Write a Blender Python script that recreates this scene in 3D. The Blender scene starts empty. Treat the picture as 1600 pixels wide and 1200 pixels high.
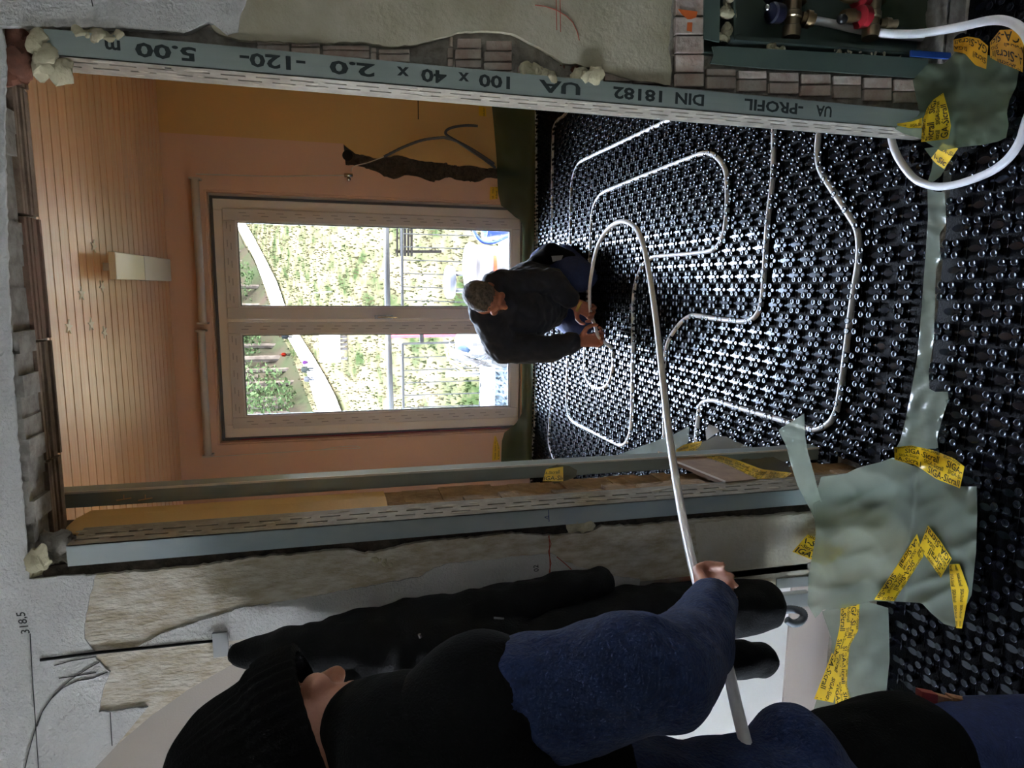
import bpy, bmesh, math, random
import numpy as np
from mathutils import Vector, Matrix, noise as mnoise

random.seed(7); np.random.seed(7)
SC = bpy.context.scene
COL = SC.collection

# ------------------------------------------------------------------ camera
# The photograph is taken in portrait and shown on its side: world up points to picture-left.
F_PX = 1030.0
H_CAM = 1.54
def _n(v): return v / np.linalg.norm(v)
_down = _n(np.array([710 - 600, -(4800 - 800), -F_PX], float))
_d = np.array([755 - 600, -(520 - 800), -F_PX], float)
_fwd = _n(_d - _down * (_d @ _down))
_upv = -_down
_right = np.cross(_fwd, _upv)
RW = np.array([_right, _fwd, _upv])           # camera(upright) -> world
CAM = np.array([0.0, 0.0, H_CAM])
def ray(x, y): return RW @ np.array([(1200 - y) - 600, -(x - 800), -F_PX], float)
def oz(x, y, z=0.0):
    r = ray(x, y); return CAM + r * ((z - H_CAM) / r[2])
def oy(x, y, Y):
    r = ray(x, y); return CAM + r * (Y / r[1])
def ox(x, y, X):
    r = ray(x, y); return CAM + r * (X / r[0])

cam_d = bpy.data.cameras.new('camera'); cam = bpy.data.objects.new('camera', cam_d); COL.objects.link(cam)
cx_ = RW @ np.array([0, -1, 0.]); cy_ = RW @ np.array([1, 0, 0.]); cz_ = RW @ np.array([0, 0, 1.])
cam.matrix_world = Matrix(((cx_[0], cy_[0], cz_[0], 0), (cx_[1], cy_[1], cz_[1], 0), (cx_[2], cy_[2], cz_[2], H_CAM), (0, 0, 0, 1)))
cam_d.sensor_fit = 'HORIZONTAL'; cam_d.sensor_width = 36.0; cam_d.lens = 36.0 * F_PX / 1600.0
cam_d.clip_start = 0.02; cam_d.clip_end = 600
SC.camera = cam

# ------------------------------------------------------------------ light
SC.view_settings.view_transform = 'Standard'; SC.view_settings.look = 'None'
SC.view_settings.gamma = 1.0; SC.view_settings.use_curve_mapping = False
SC.view_settings.exposure = 3.7
SC.cycles.use_denoising = True
SC.cycles.max_bounces = 10; SC.cycles.diffuse_bounces = 6; SC.cycles.glossy_bounces = 4
SC.cycles.transparent_max_bounces = 16; SC.cycles.transmission_bounces = 6
SC.cycles.caustics_reflective = False; SC.cycles.caustics_refractive = False
SC.cycles.sample_clamp_indirect = 8.0

W = bpy.data.worlds.new('world'); SC.world = W; W.use_nodes = True
wn = W.node_tree.nodes; wl = W.node_tree.links
for n in list(wn): wn.remove(n)
wo = wn.new('ShaderNodeOutputWorld'); wb = wn.new('ShaderNodeBackground'); ws = wn.new('ShaderNodeTexSky')
ws.sky_type = 'NISHITA'; ws.sun_disc = False; ws.sun_elevation = math.radians(42); ws.sun_rotation = math.radians(90)
ws.air_density = 1.0; ws.dust_density = 2.5; ws.ozone_density = 1.0; ws.altitude = 700
wb.inputs['Strength'].default_value = 6.0
wm = wn.new('ShaderNodeMix'); wm.data_type = 'RGBA'; wm.inputs['Factor'].default_value = 0.88   # thin bright cloud over the blue
wm.inputs[7].default_value = (0.86, 0.94, 1.08, 1)
wl.new(ws.outputs[0], wm.inputs[6]); wl.new(wm.outputs[2], wb.inputs['Color']); wl.new(wb.outputs[0], wo.inputs['Surface'])

sun_d = bpy.data.lights.new('sun', 'SUN'); sun_d.energy = 5.0; sun_d.angle = math.radians(1.0); sun_d.color = (1.0, 0.97, 0.92)
sun = bpy.data.objects.new('sun', sun_d); COL.objects.link(sun)
# the sun stands square to the window wall: it lights the meadow and the balcony, no beam enters the room
sun.rotation_euler = Vector((-0.62, 0.03, -0.78)).to_track_quat('-Z', 'Y').to_euler()

def portal(loc, tgt, sx, sy):
    d = bpy.data.lights.new('portal', 'AREA'); d.shape = 'RECTANGLE'; d.size = sx; d.size_y = sy; d.energy = 1.0
    d.cycles.is_portal = True
    o = bpy.data.objects.new('portal', d); COL.objects.link(o); o.location = loc
    o.rotation_euler = (Vector(tgt) - Vector(loc)).to_track_quat('-Z', 'Z').to_euler()
portal((-0.28, 5.45, 1.25), (-0.28, 0, 1.25), 1.7, 2.3)
portal((-2.95, 0.70, 0.95), (0, 0.70, 0.95), 0.35, 1.5)

# ------------------------------------------------------------------ materials
def srgb(h):
    h = h.lstrip('#'); c = [int(h[i:i + 2], 16) / 255 for i in (0, 2, 4)]
    return tuple((x / 12.92 if x <= 0.04045 else ((x + 0.055) / 1.055) ** 2.4) for x in c)
MATS = {}
def mat(name, col, rough=0.6, metal=0.0, col2=None, scale=20.0, detail=4.0, bump=0.0, bscale=None, spec=0.5,
        stretch=None, contrast=(0.35, 0.65), randval=0.0, coat=0.0, alpha=None, sheen=0.0, rough2=None, stint=None):
    if name in MATS: return MATS[name]
    m = bpy.data.materials.new(name); m.use_nodes = True; MATS[name] = m
    nt = m.node_tree; N = nt.nodes; L = nt.links
    b = N['Principled BSDF']
    c1 = srgb(col) if isinstance(col, str) else col
    b.inputs['Base Color'].default_value = (*c1, 1); b.inputs['Roughness'].default_value = rough
    b.inputs['Metallic'].default_value = metal; b.inputs['Specular IOR Level'].default_value = spec
    if coat: b.inputs['Coat Weight'].default_value = coat; b.inputs['Coat Roughness'].default_value = 0.1 if coat < 0.5 else 0.33
    if stint: b.inputs['Specular Tint'].default_value = (*stint, 1)
    if sheen: b.inputs['Sheen Weight'].default_value = sheen
    tc = N.new('ShaderNodeTexCoord'); mp = N.new('ShaderNodeMapping'); L.new(tc.outputs['Object'], mp.inputs['Vector'])
    if stretch: mp.inputs['Scale'].default_value = stretch
    out = None
    if col2 is not None:
        c2 = srgb(col2) if isinstance(col2, str) else col2
        t = N.new('ShaderNodeTexNoise'); t.inputs['Scale'].default_value = scale; t.inputs['Detail'].default_value = detail
        t.inputs['Roughness'].default_value = 0.62
        L.new(mp.outputs[0], t.inputs['Vector'])
        r = N.new('ShaderNodeValToRGB'); r.color_ramp.elements[0].position = contrast[0]; r.color_ramp.elements[1].position = contrast[1]
        r.color_ramp.elements[0].color = (*c1, 1); r.color_ramp.elements[1].color = (*c2, 1)
        L.new(t.outputs['Fac'], r.inputs[0]); out = r.outputs[0]
        if rough2 is not None:
            mr = N.new('ShaderNodeMapRange'); mr.inputs['To Min'].default_value = rough; mr.inputs['To Max'].default_value = rough2
            L.new(t.outputs['Fac'], mr.inputs['Value']); L.new(mr.outputs[0], b.inputs['Roughness'])
    if randval:
        oi = N.new('ShaderNodeObjectInfo'); hs = N.new('ShaderNodeHueSaturation')
        mr = N.new('ShaderNodeMapRange'); mr.inputs['To Min'].default_value = 1 - randval; mr.inputs['To Max'].default_value = 1 + randval
        L.new(oi.outputs['Random'], mr.inputs['Value']); L.new(mr.outputs[0], hs.inputs['Value'])
        if out is not None: L.new(out, hs.inputs['Color'])
        else: hs.inputs['Color'].default_value = (*c1, 1)
        out = hs.outputs[0]
    if out is not None: L.new(out, b.inputs['Base Color'])
    if bump:
        t2 = N.new('ShaderNodeTexNoise'); t2.inputs['Scale'].default_value = bscale or scale; t2.inputs['Detail'].default_value = 5
        L.new(mp.outputs[0], t2.inputs['Vector'])
        bp = N.new('ShaderNodeBump'); bp.inputs['Strength'].default_value = min(bump, 1.0); bp.inputs['Distance'].default_value = 0.004 * max(1, bump)
        L.new(t2.outputs['Fac'], bp.inputs['Height']); L.new(bp.outputs[0], b.inputs['Normal'])
    return m

def film_mat(name, tint, trans, fac, rough=0.22):
    """thin plastic film: part clear, part milky, glossy"""
    m = bpy.data.materials.new(name); m.use_nodes = True; N = m.node_tree.nodes; L = m.node_tree.links
    b = N['Principled BSDF']; b.inputs['Base Color'].default_value = (*srgb(tint), 1); b.inputs['Roughness'].default_value = rough
    b.inputs['Specular IOR Level'].default_value = 0.6
    t = N.new('ShaderNodeBsdfTransparent'); t.inputs[0].default_value = (*srgb(trans), 1)
    tl = N.new('ShaderNodeBsdfTranslucent'); tl.inputs[0].default_value = (*srgb(tint), 1)
    m0 = N.new('ShaderNodeMixShader'); m0.inputs[0].default_value = 0.3; L.new(b.outputs[0], m0.inputs[1]); L.new(tl.outputs[0], m0.inputs[2])
    mx = N.new('ShaderNodeMixShader'); mx.inputs[0].default_value = fac
    L.new(t.outputs[0], mx.inputs[1]); L.new(m0.outputs[0], mx.inputs[2])
    L.new(mx.outputs[0], N['Material Output'].inputs[0]); return m

def glass_mat(name):
    m = bpy.data.materials.new(name); m.use_nodes = True; N = m.node_tree.nodes; L = m.node_tree.links
    N.remove(N['Principled BSDF'])
    t = N.new('ShaderNodeBsdfTransparent'); t.inputs[0].default_value = (0.98, 0.985, 0.98, 1)
    g = N.new('ShaderNodeBsdfGlossy'); g.inputs['Roughness'].default_value = 0.02
    fr = N.new('ShaderNodeFresnel'); fr.inputs[0].default_value = 1.45
    mx = N.new('ShaderNodeMixShader'); L.new(fr.outputs[0], mx.inputs[0]); L.new(t.outputs[0], mx.inputs[1]); L.new(g.outputs[0], mx.inputs[2])
    L.new(mx.outputs[0], N['Material Output'].inputs[0]); return m

# ------------------------------------------------------------------ mesh helpers
def frame_of(d):
    d = Vector(d).normalized(); a = Vector((0, 0, 1)) if abs(d.z) < 0.9 else Vector((1, 0, 0))
    u = d.cross(a).normalized(); return u, d.cross(u).normalized(), d
class MB:
    def __init__(s): s.v = []; s.f = []
    def add(s, vs, fs):
        o = len(s.v); s.v += [tuple(map(float, p)) for p in vs]; s.f += [tuple(i + o for i in f) for f in fs]; return s
    def bx(s, x0, x1, y0, y1, z0, z1):
        return s.add([(x0, y0, z0), (x1, y0, z0), (x1, y1, z0), (x0, y1, z0), (x0, y0, z1), (x1, y0, z1), (x1, y1, z1), (x0, y1, z1)],
                     [(0, 3, 2, 1), (4, 5, 6, 7), (0, 1, 5, 4), (1, 2, 6, 5), (2, 3, 7, 6), (3, 0, 4, 7)])
    def obox(s, c, sx, sy, sz, M=None):
        M = M or Matrix.Identity(3); c = Vector(c); vs = []
        for a, b, d in ((-1, -1, -1), (1, -1, -1), (1, 1, -1), (-1, 1, -1), (-1, -1, 1), (1, -1, 1), (1, 1, 1), (-1, 1, 1)):
            vs.append(c + M @ Vector((a * sx / 2, b * sy / 2, d * sz / 2)))
        return s.add(vs, [(0, 3, 2, 1), (4, 5, 6, 7), (0, 1, 5, 4), (1, 2, 6, 5), (2, 3, 7, 6), (3, 0, 4, 7)])
    def tube(s, pts, r, seg=10, cap=True):
        pts = [Vector(p) for p in pts]; n = len(pts); rr = r if isinstance(r, (list, tuple)) else [r] * n
        t0 = (pts[1] - pts[0]).normalized(); u, w, _ = frame_of(t0); vs = []
        for i, p in enumerate(pts):
            t = (pts[min(i + 1, n - 1)] - pts[max(i - 1, 0)])
            t = t.normalized() if t.length > 1e-9 else t0
            u = (u - t * u.dot(t)).normalized(); w = t.cross(u)
            for k in range(seg):
                a = 2 * math.pi * k / seg; vs.append(p + (u * math.cos(a) + w * math.sin(a)) * rr[i])
        fs = [(i * seg + k, i * seg + (k + 1) % seg, (i + 1) * seg + (k + 1) % seg, (i + 1) * seg + k) for i in range(n - 1) for k in range(seg)]
        if cap: fs += [tuple(range(seg - 1, -1, -1)), tuple((n - 1) * seg + k for k in range(seg))]
        return s.add(vs, fs)
    def lathe(s, prof, c=(0, 0, 0), axis=(0, 0, 1), seg=16, cap=True):
        u, w, d = frame_of(axis); c = Vector(c); vs = []; n = len(prof)
        for r, z in prof:
            for k in range(seg):
                a = 2 * math.pi * k / seg; vs.append(c + d * z + (u * math.cos(a) + w * math.sin(a)) * r)
        fs = [(i * seg + k, i * seg + (k + 1) % seg, (i + 1) * seg + (k + 1) % seg, (i + 1) * seg + k) for i in range(n - 1) for k in range(seg)]
        if cap:
            if prof[0][0] > 1e-6: fs.append(tuple(range(seg - 1, -1, -1)))
            if prof[-1][0] > 1e-6: fs.append(tuple((n - 1) * seg + k for k in range(seg)))
        return s.add(vs, fs)
    def prism(s, poly, off):
        n = len(poly); off = Vector(off); a = [Vector(p) for p in poly]
        vs = a + [p + off for p in a]
        fs = [tuple(range(n)), tuple(range(2 * n - 1, n - 1, -1))] + [(i, (i + 1) % n, n + (i + 1) % n, n + i) for i in range(n)]
        return s.add(vs, fs)
    def grid(s, P):
        R = len(P); C_ = len(P[0])
        return s.add([p for row in P for p in row], [(i * C_ + j, i * C_ + j + 1, (i + 1) * C_ + j + 1, (i + 1) * C_ + j) for i in range(R - 1) for j in range(C_ - 1)])
    def ell(s, c, rad, M=None, seg=16, rings=10):
        M = M or Matrix.Identity(3); c = Vector(c); vs = [c + M @ Vector((0, 0, rad[2]))]
        for i in range(1, rings):
            t = math.pi * i / rings
            for k in range(seg):
                a = 2 * math.pi * k / seg
                vs.append(c + M @ Vector((rad[0] * math.sin(t) * math.cos(a), rad[1] * math.sin(t) * math.sin(a), rad[2] * math.cos(t))))
        vs.append(c + M @ Vector((0, 0, -rad[2]))); e = len(vs) - 1
        fs = [(0, 1 + k, 1 + (k + 1) % seg) for k in range(seg)]
        for i in range(rings - 2):
            for k in range(seg):
                a = 1 + i * seg + k; b = 1 + i * seg + (k + 1) % seg
                fs.append((a, a + seg, b + seg, b))
        o = 1 + (rings - 2) * seg
        fs += [(o + (k + 1) % seg, o + k, e) for k in range(seg)]
        return s.add(vs, fs)
    def mesh(s, name, m=None, smooth=False):
        me = bpy.data.meshes.new(name); me.from_pydata(s.v, [], s.f); me.validate()
        bm = bmesh.new(); bm.from_mesh(me); bmesh.ops.recalc_face_normals(bm, faces=bm.faces); bm.to_mesh(me); bm.free()
        if smooth: me.shade_smooth()
        if m: me.materials.append(m)
        return me
    def build(s, name, m, parent=None, smooth=False, bevel=0.0, angle=None):
        o = bpy.data.objects.new(name, s.mesh(name, m, smooth)); COL.objects.link(o)
        if smooth and angle:
            o.data.set_sharp_from_angle(angle=math.radians(angle))
        if bevel:
            md = o.modifiers.new('bevel', 'BEVEL'); md.width = bevel; md.segments = 2; md.limit_method = 'ANGLE'
        attach(o, parent); return o
def attach(o, p):
    if p is not None:
        o.parent = p
        o.matrix_parent_inverse = Matrix.Translation(-Vector(p.location)) if p.type == 'EMPTY' else Matrix.Identity(4)
def tag(o, label, cat, group=None, kind=None):
    o['label'] = label; o['category'] = cat
    if group: o['group'] = group
    if kind: o['kind'] = kind
    return o
def thing(name, loc, label, cat, group=None):
    o = bpy.data.objects.new(name, None); COL.objects.link(o); o.location = Vector([float(c) for c in loc]); o.empty_display_size = 0.1
    return tag(o, label, cat, group)
def struct(o, label=None):
    o['kind'] = 'structure'
    if label: o['label'] = label
    return o
def sempty(name, loc=(0, 0, 0), label=None):
    o = bpy.data.objects.new(name, None); COL.objects.link(o); o.location = loc; o.empty_display_size = 0.1
    return struct(o, label)
def mesh_obj(name, me, parent=None, loc=None):
    o = bpy.data.objects.new(name, me); COL.objects.link(o)
    if loc is not None: o.location = Vector([float(c) for c in loc])
    attach(o, parent); return o
def catmull(pts, n=8):
    P = [Vector([float(c) for c in p]) for p in pts]; P = [P[0] * 2 - P[1]] + P + [P[-1] * 2 - P[-2]]; out = []
    for i in range(1, len(P) - 2):
        for k in range(n):
            t = k / n; a, b, c, d = P[i - 1], P[i], P[i + 1], P[i + 2]
            out.append(0.5 * ((2 * b) + (c - a) * t + (2 * a - 5 * b + 4 * c - d) * t * t + (3 * b - a - 3 * c + d) * t ** 3))
    out.append(P[-2]); return out
def jag(poly, step=6.0, amp=1.2, seed=0, closed=True):
    """ragged edge: subdivide a pixel polygon and jitter it"""
    rnd = random.Random(seed); out = []
    for i, a in enumerate(poly if closed else poly[:-1]):
        b = poly[(i + 1) % len(poly)]; L_ = math.hypot(b[0] - a[0], b[1] - a[1]); n = max(1, int(L_ / step))
        for k in range(n):
            t = k / n; j = 0 if k == 0 else amp
            out.append((a[0] + (b[0] - a[0]) * t + rnd.uniform(-j, j), a[1] + (b[1] - a[1]) * t + rnd.uniform(-j, j)))
    if not closed: out.append(poly[-1])
    return out
_TXT = {}
def text_geo(s, bold=0.012):
    """outline mesh of a string in unit height: (verts2d, faces, width)"""
    key = (s, bold)
    if key in _TXT: return _TXT[key]
    c = bpy.data.curves.new('t', 'FONT'); c.body = s; c.size = 1.0; c.offset = bold; c.resolution_u = 2; c.fill_mode = 'FRONT'
    o = bpy.data.objects.new('t', c); COL.objects.link(o)
    dg = bpy.context.evaluated_depsgraph_get(); me = bpy.data.meshes.new_from_object(o.evaluated_get(dg))
    vs = [(v.co.x, v.co.y) for v in me.vertices]; fs = [tuple(p.vertices) for p in me.polygons]
    w = max([v[0] for v in vs], default=0)
    bpy.data.objects.remove(o); bpy.data.curves.remove(c); bpy.data.meshes.remove(me)
    _TXT[key] = (vs, fs, w); return _TXT[key]
def quad_map(A, B):
    """two pixel polylines (bottom edge A, top edge B) -> f(s,t) in pixels"""
    def on(P, s):
        d = [0.0]
        for i in range(len(P) - 1): d.append(d[-1] + math.hypot(P[i + 1][0] - P[i][0], P[i + 1][1] - P[i][1]))
        q = s * d[-1]
        for i in range(len(P) - 1):
            if q <= d[i + 1] or i == len(P) - 2:
                t = (q - d[i]) / max(d[i + 1] - d[i], 1e-6); return (P[i][0] + (P[i + 1][0] - P[i][0]) * t, P[i][1] + (P[i + 1][1] - P[i][1]) * t)
    def f(s, t):
        a = on(A, s); b = on(B, s); return (a[0] + (b[0] - a[0]) * t, a[1] + (b[1] - a[1]) * t)
    def length():
        return sum(math.hypot(A[i + 1][0] - A[i][0], A[i + 1][1] - A[i][1]) for i in range(len(A) - 1))
    return f
# ------------------------------------------------------------------ palette
M_CONC = mat('bare_mortar', '#7d776e', 0.95, col2='#a09a8f', scale=30, bump=1.6, bscale=60)
M_DARKM = mat('dark_mortar', '#3c352e', 0.95, col2='#5d5348', scale=40, bump=2, bscale=70)
M_BEIGE = mat('old_plaster', '#a39a80', 0.95, col2='#c2bba6', scale=7, detail=8, bump=0.6, bscale=90, contrast=(0.3, 0.7))
M_BEIGE2 = mat('old_plaster_streaked', '#b3a58a', 0.95, col2='#d3ccbd', scale=22, detail=8, bump=1.0, bscale=70, contrast=(0.38, 0.62), stretch=(2.2, 1, 0.8))
M_WHITEW = mat('white_roughcast', '#c4c2bd', 0.95, col2='#d2d0cb', scale=5, bump=1.3, bscale=150)
M_WHITES = mat('white_smooth_wall', '#d9d6cf', 0.9, bump=0.15, bscale=200)
M_BRICK = mat('old_brick', '#b39a8c', 0.95, col2='#c8beb3', scale=18, bump=1.3, bscale=60, randval=0.15)
M_BRICKR = mat('red_brick', '#8a5a45', 0.95, col2='#6e4a3c', scale=25, bump=1.2, bscale=60)
M_PEACH = mat('peach_paint', '#e2bda4', 0.85, bump=0.15, bscale=120)
M_YELLOW = mat('yellow_paint', '#dbb678', 0.85, bump=0.15, bscale=120)
M_YELLOWL = mat('light_yellow_paint', '#dcb877', 0.85, bump=0.15, bscale=120)
M_BOARD = mat('pine_board', '#e8b488', 0.36, col2='#f2d2ae', scale=9, detail=6, stretch=(0.35, 6, 6), randval=0.07, bump=0.15, bscale=30, coat=0.6)
M_GAP = mat('board_gap', '#2a1609', 0.9)
M_ZINC = mat('galvanised_steel', '#a5afa8', 0.45, 0.4, col2='#939d97', scale=14, stretch=(1, 1, 0.12))
M_ZINC2 = mat('dusty_steel', '#a8a296', 0.6, 0.35, col2='#8b857a', scale=25)
M_FOAM = mat('pu_foam', '#bdb596', 0.9, bump=1.5, bscale=60)
M_UPVC = mat('window_frame_plastic', '#f0e8dc', 0.45)
M_UPVCF = mat('window_film', '#d9d3cc', 0.4)
M_BEAD = mat('glazing_bead', '#e4e4e0', 0.4)
M_GASK = mat('rubber_gasket', '#5a5c5e', 0.6)
M_PRINT = mat('grey_print', '#aaa49e', 0.6)
M_CHROME = mat('chrome', '#d0d0d0', 0.2, 1.0)
M_GLASS = glass_mat('window_glass')
M_INK = mat('black_ink', '#26302e', 0.7)
M_PENCIL = mat('pencil_line', '#403f3d', 0.9)
M_REDP = mat('red_pencil', '#a8503c', 0.9)
M_ORANGE = mat('orange_paint', '#d8692a', 0.7)
M_BLACKP = mat('shadow_gap', '#14110f', 0.95)

YW = 1.45
def pol(poly, Y): return [oy(p[0], p[1], Y) for p in poly]
def layer(name, poly_px, Y, th, m, parent, seed=0, step=7, amp=1.3):
    P = pol(jag(poly_px, step, amp, seed) if amp else poly_px, Y)
    return MB().prism(P, (0, th, 0)).build(name, m, parent)

# ------------------------------------------------------------------ floor slabs, outer shell
struct(MB().bx(-2.6, 2.2, -2.2, 5.6, -0.18, -0.03).build('floor', M_CONC), 'rough concrete floor slab under the studded panels')
# hall shell (behind and beside the photographer)
wl_h = MB().bx(-2.8, -2.6, -2.2, 0.57, -0.03, 2.75).bx(-2.8, -2.6, 0.83, 1.9, -0.03, 2.75).bx(-2.8, -2.6, 0.57, 0.83, 1.60, 2.75).bx(-2.8, -2.6, 0.57, 0.83, -0.03, 0.28)
struct(wl_h.build('wall_hall_left', M_WHITES), 'white hall side wall with a tall narrow window')
struct(MB().bx(2.2, 2.4, -2.2, 1.45, -0.03, 2.75).build('wall_hall_right', M_WHITES), 'white hall side wall')
struct(MB().bx(-2.8, 2.4, -2.4, -2.2, -0.03, 2.75).build('wall_hall_back', M_WHITES), 'white hall wall behind the photographer')
struct(MB().bx(-2.9, 2.5, -2.5, 1.46, 2.75, 2.95).build('ceiling_hall', M_WHITES), 'white hall ceiling')
# work room side walls
struct(MB().bx(-2.0, -1.8, 1.75, 5.22, -0.03, 2.73).build('wall_left', M_YELLOW), 'yellow side wall of the work room')
struct(MB().bx(1.75, 1.95, 1.55, 5.22, -0.03, 2.73).build('wall_right', M_YELLOW), 'yellow side wall of the work room')

# ------------------------------------------------------------------ ceiling of boards
ceil = sempty('ceiling', (0, 3.4, 2.75), 'pine board ceiling of the work room')
MB().bx(-2.0, 1.95, 1.45, 5.6, 2.732, 2.95).build('ceiling_deck', M_GAP, ceil)
bm_ = MB().bx(-1.8, 1.75, -0.0435, 0.0435, 0, 0.016)
me_board = bm_.mesh('board', M_BOARD)
y = 1.61
for k in range(37):
    yy = 1.61 + 0.0985 * k
    if yy > 5.2: break
    o = bpy.data.objects.new('board', me_board); COL.objects.link(o)
    o.location = (random.uniform(-0.02, 0.02) * 0, yy, 2.713 + random.uniform(0, 0.0015)); attach(o, ceil)

# ------------------------------------------------------------------ far wall with the balcony door niche
wf = sempty('wall_far', (0, 5.22, 0), 'peach and yellow far wall with a balcony door')
b = MB()
b.bx(-2.0, -1.2, 5.245, 5.55, -0.03, 2.74).bx(0.66, 1.95, 5.245, 5.55, -0.03, 2.74).bx(-1.2, 0.66, 5.245, 5.55, 2.455, 2.74).bx(-1.2, 0.66, 5.245, 5.55, -0.03, 0.075)
b.build('masonry', M_DARKM, wf)
def sheet(name, P, m, Y0=5.22, th=0.025):
    return MB().prism([(p[0], Y0, p[1]) for p in P], (0, th, 0)).build(name, m, wf)
sheet('plaster', [(-1.8, -0.03), (-1.2, -0.03), (-1.2, 2.455), (-1.8, 2.455)], M_PEACH)
sheet('plaster', [(-1.8, 2.455), (1.03, 2.455), (1.03, 2.72), (-1.8, 2.72)], M_PEACH)
sheet('plaster', [(-1.2, -0.03), (0.66, -0.03), (0.66, 0.075), (-1.2, 0.075)], M_PEACH)
def w2(px): q = oy(px[0], px[1], 5.22); return (q[0], q[2])
ch_lo = [(540, 258), (555, 259), (575, 263), (588, 268), (600, 276), (615, 280), (632, 274), (652, 276), (676, 284), (700, 277), (720, 282), (742, 285), (760, 278), (774, 279)]
ch_up = [(545, 232), (556, 240), (572, 243), (590, 247), (603, 245), (622, 242), (640, 247), (665, 252), (690, 254), (712, 260), (736, 258), (757, 262), (774, 262)]
lo = [w2(p) for p in jag(ch_lo, 5, 1.0, 3, False)]
bx_ = w2((535, 238))[0]
sheet('plaster', [(0.66, -0.03), (0.66, 2.455), (1.03, 2.455), (1.03, w2((537, 240))[1])] + lo + [(lo[-1][0], -0.03)], M_PEACH)
upl = [w2(p) for p in jag(ch_up, 5, 1.0, 4, False)]
sheet('plaster', [(1.03, 2.72), (1.75, 2.72), (1.75, -0.03), (upl[-1][0], -0.03)] + upl[::-1] + [(1.03, w2((537, 240))[1])], M_YELLOW)
rub = MB(); rr = random.Random(5)
for k in range(60):
    t = rr.random(); i = min(int(t * 12), 11)
    a = w2(ch_lo[i + 1]); c = w2(ch_up[i + 1]); s_ = rr.random()
    rub.ell((a[0] + (c[0] - a[0]) * s_, 5.235 - rr.random() * 0.01, a[1] + (c[1] - a[1]) * s_ + rr.uniform(-.05, .05)), (rr.uniform(.008, .025), rr.uniform(.006, .016), rr.uniform(.01, .035)), seg=7, rings=5)
o = rub.build('broken_mortar', M_DARKM, wf); o['kind'] = 'stuff'
# two yellow sockets holes: fine vertical joint on the yellow wall
MB().bx(1.24, 1.75, 5.217, 5.22, 0.93, 0.936).build('joint_line', M_BLACKP, wf)
# niche lining
MB().bx(-1.2, -1.19, 5.245, 5.55, 0.075, 2.455).bx(0.65, 0.66, 5.245, 5.55, 0.075, 2.455).bx(-1.19, 0.65, 5.245, 5.55, 2.445, 2.455).bx(-1.19, 0.65, 5.245, 5.55, 0.075, 0.085).build('niche_lining', M_PEACH, wf)

# ------------------------------------------------------------------ balcony door (window_1)
win = sempty('window_1', (-0.28, 5.3, 0.1), 'two-leaf white plastic balcony door with protective film still on')
def ring(x0, x1, z0, z1, wd, y0, y1, mb=None, bot=None):
    mb = mb or MB(); bot = wd if bot is None else bot
    return mb.bx(x0, x0 + wd, y0, y1, z0, z1).bx(x1 - wd, x1, y0, y1, z0, z1).bx(x0 + wd, x1 - wd, y0, y1, z1 - wd, z1).bx(x0 + wd, x1 - wd, y0, y1, z0, z0 + bot)
ring(-1.195, 0.655, 0.08, 2.45, 0.125, 5.32, 5.40, bot=0.03).build('frame', M_UPVC, win, bevel=0.004)
o = ring(-1.185, 0.63, 0.095, 2.435, 0.018, 5.300, 5.32, bot=0.0).build('frame_edge', M_GASK, win)
for (x0, x1, hinge) in ((-1.095, -0.285, -1), (-0.262, 0.545, 1)):
    sash = ring(x0, x1, 0.105, 2.355, 0.085, 5.295, 5.36, bot=0.07).build('sash', M_UPVCF, win, bevel=0.006)
    ring(x0 + 0.085, x1 - 0.085, 0.175, 2.27, 0.012, 5.302, 5.325).build('glazing_bead', M_BEAD, sash)
    ring(x0 + 0.097, x1 - 0.097, 0.187, 2.258, 0.006, 5.312, 5.33).build('gasket', M_GASK, sash)
    MB().bx(x0 + 0.097, x1 - 0.097, 5.324, 5.330, 0.187, 2.258).build('pane', M_GLASS, sash)
    pr = MB(); rr = random.Random(3 if hinge < 0 else 4)
    for xs in (x0 + 0.03, x0 + 0.052, x1 - 0.03, x1 - 0.052):
        z = 0.2 + rr.random() * 0.1
        while z < 2.25:
            if not (xs < x0 + 0.06 and hinge > 0): pr.bx(xs - 0.003, xs + 0.003, 5.2937, 5.2947, z, z + 0.05)
            z += 0.13
    xx = x0 + 0.12
    while xx < x1 - 0.12:
        pr.bx(xx, xx + 0.05, 5.2937, 5.2947, 2.30, 2.306); pr.bx(xx + .02, xx + 0.07, 5.2937, 5.2947, 2.325, 2.331); xx += 0.13
    pr.build('film_print', M_PRINT, sash)
MB().bx(-0.283, -0.264, 5.30, 5.36, 0.11, 2.35).build('mullion_strip', M_UPVC, win)
h = MB().bx(-0.262, -0.232, 5.287, 5.295, 1.14, 1.28); h.tube([(-0.247, 5.29, 1.25), (-0.247, 5.25, 1.25), (-0.247, 5.243, 1.235), (-0.247, 5.243, 1.11)], 0.008, 8)
h.build('door_handle', M_CHROME, win, smooth=True, angle=40)
MB().bx(-1.185, -1.178, 5.297, 5.302, 0.25, 2.3).build('red_film_edge', mat('red_film', '#9c3040', 0.5), win)

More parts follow.
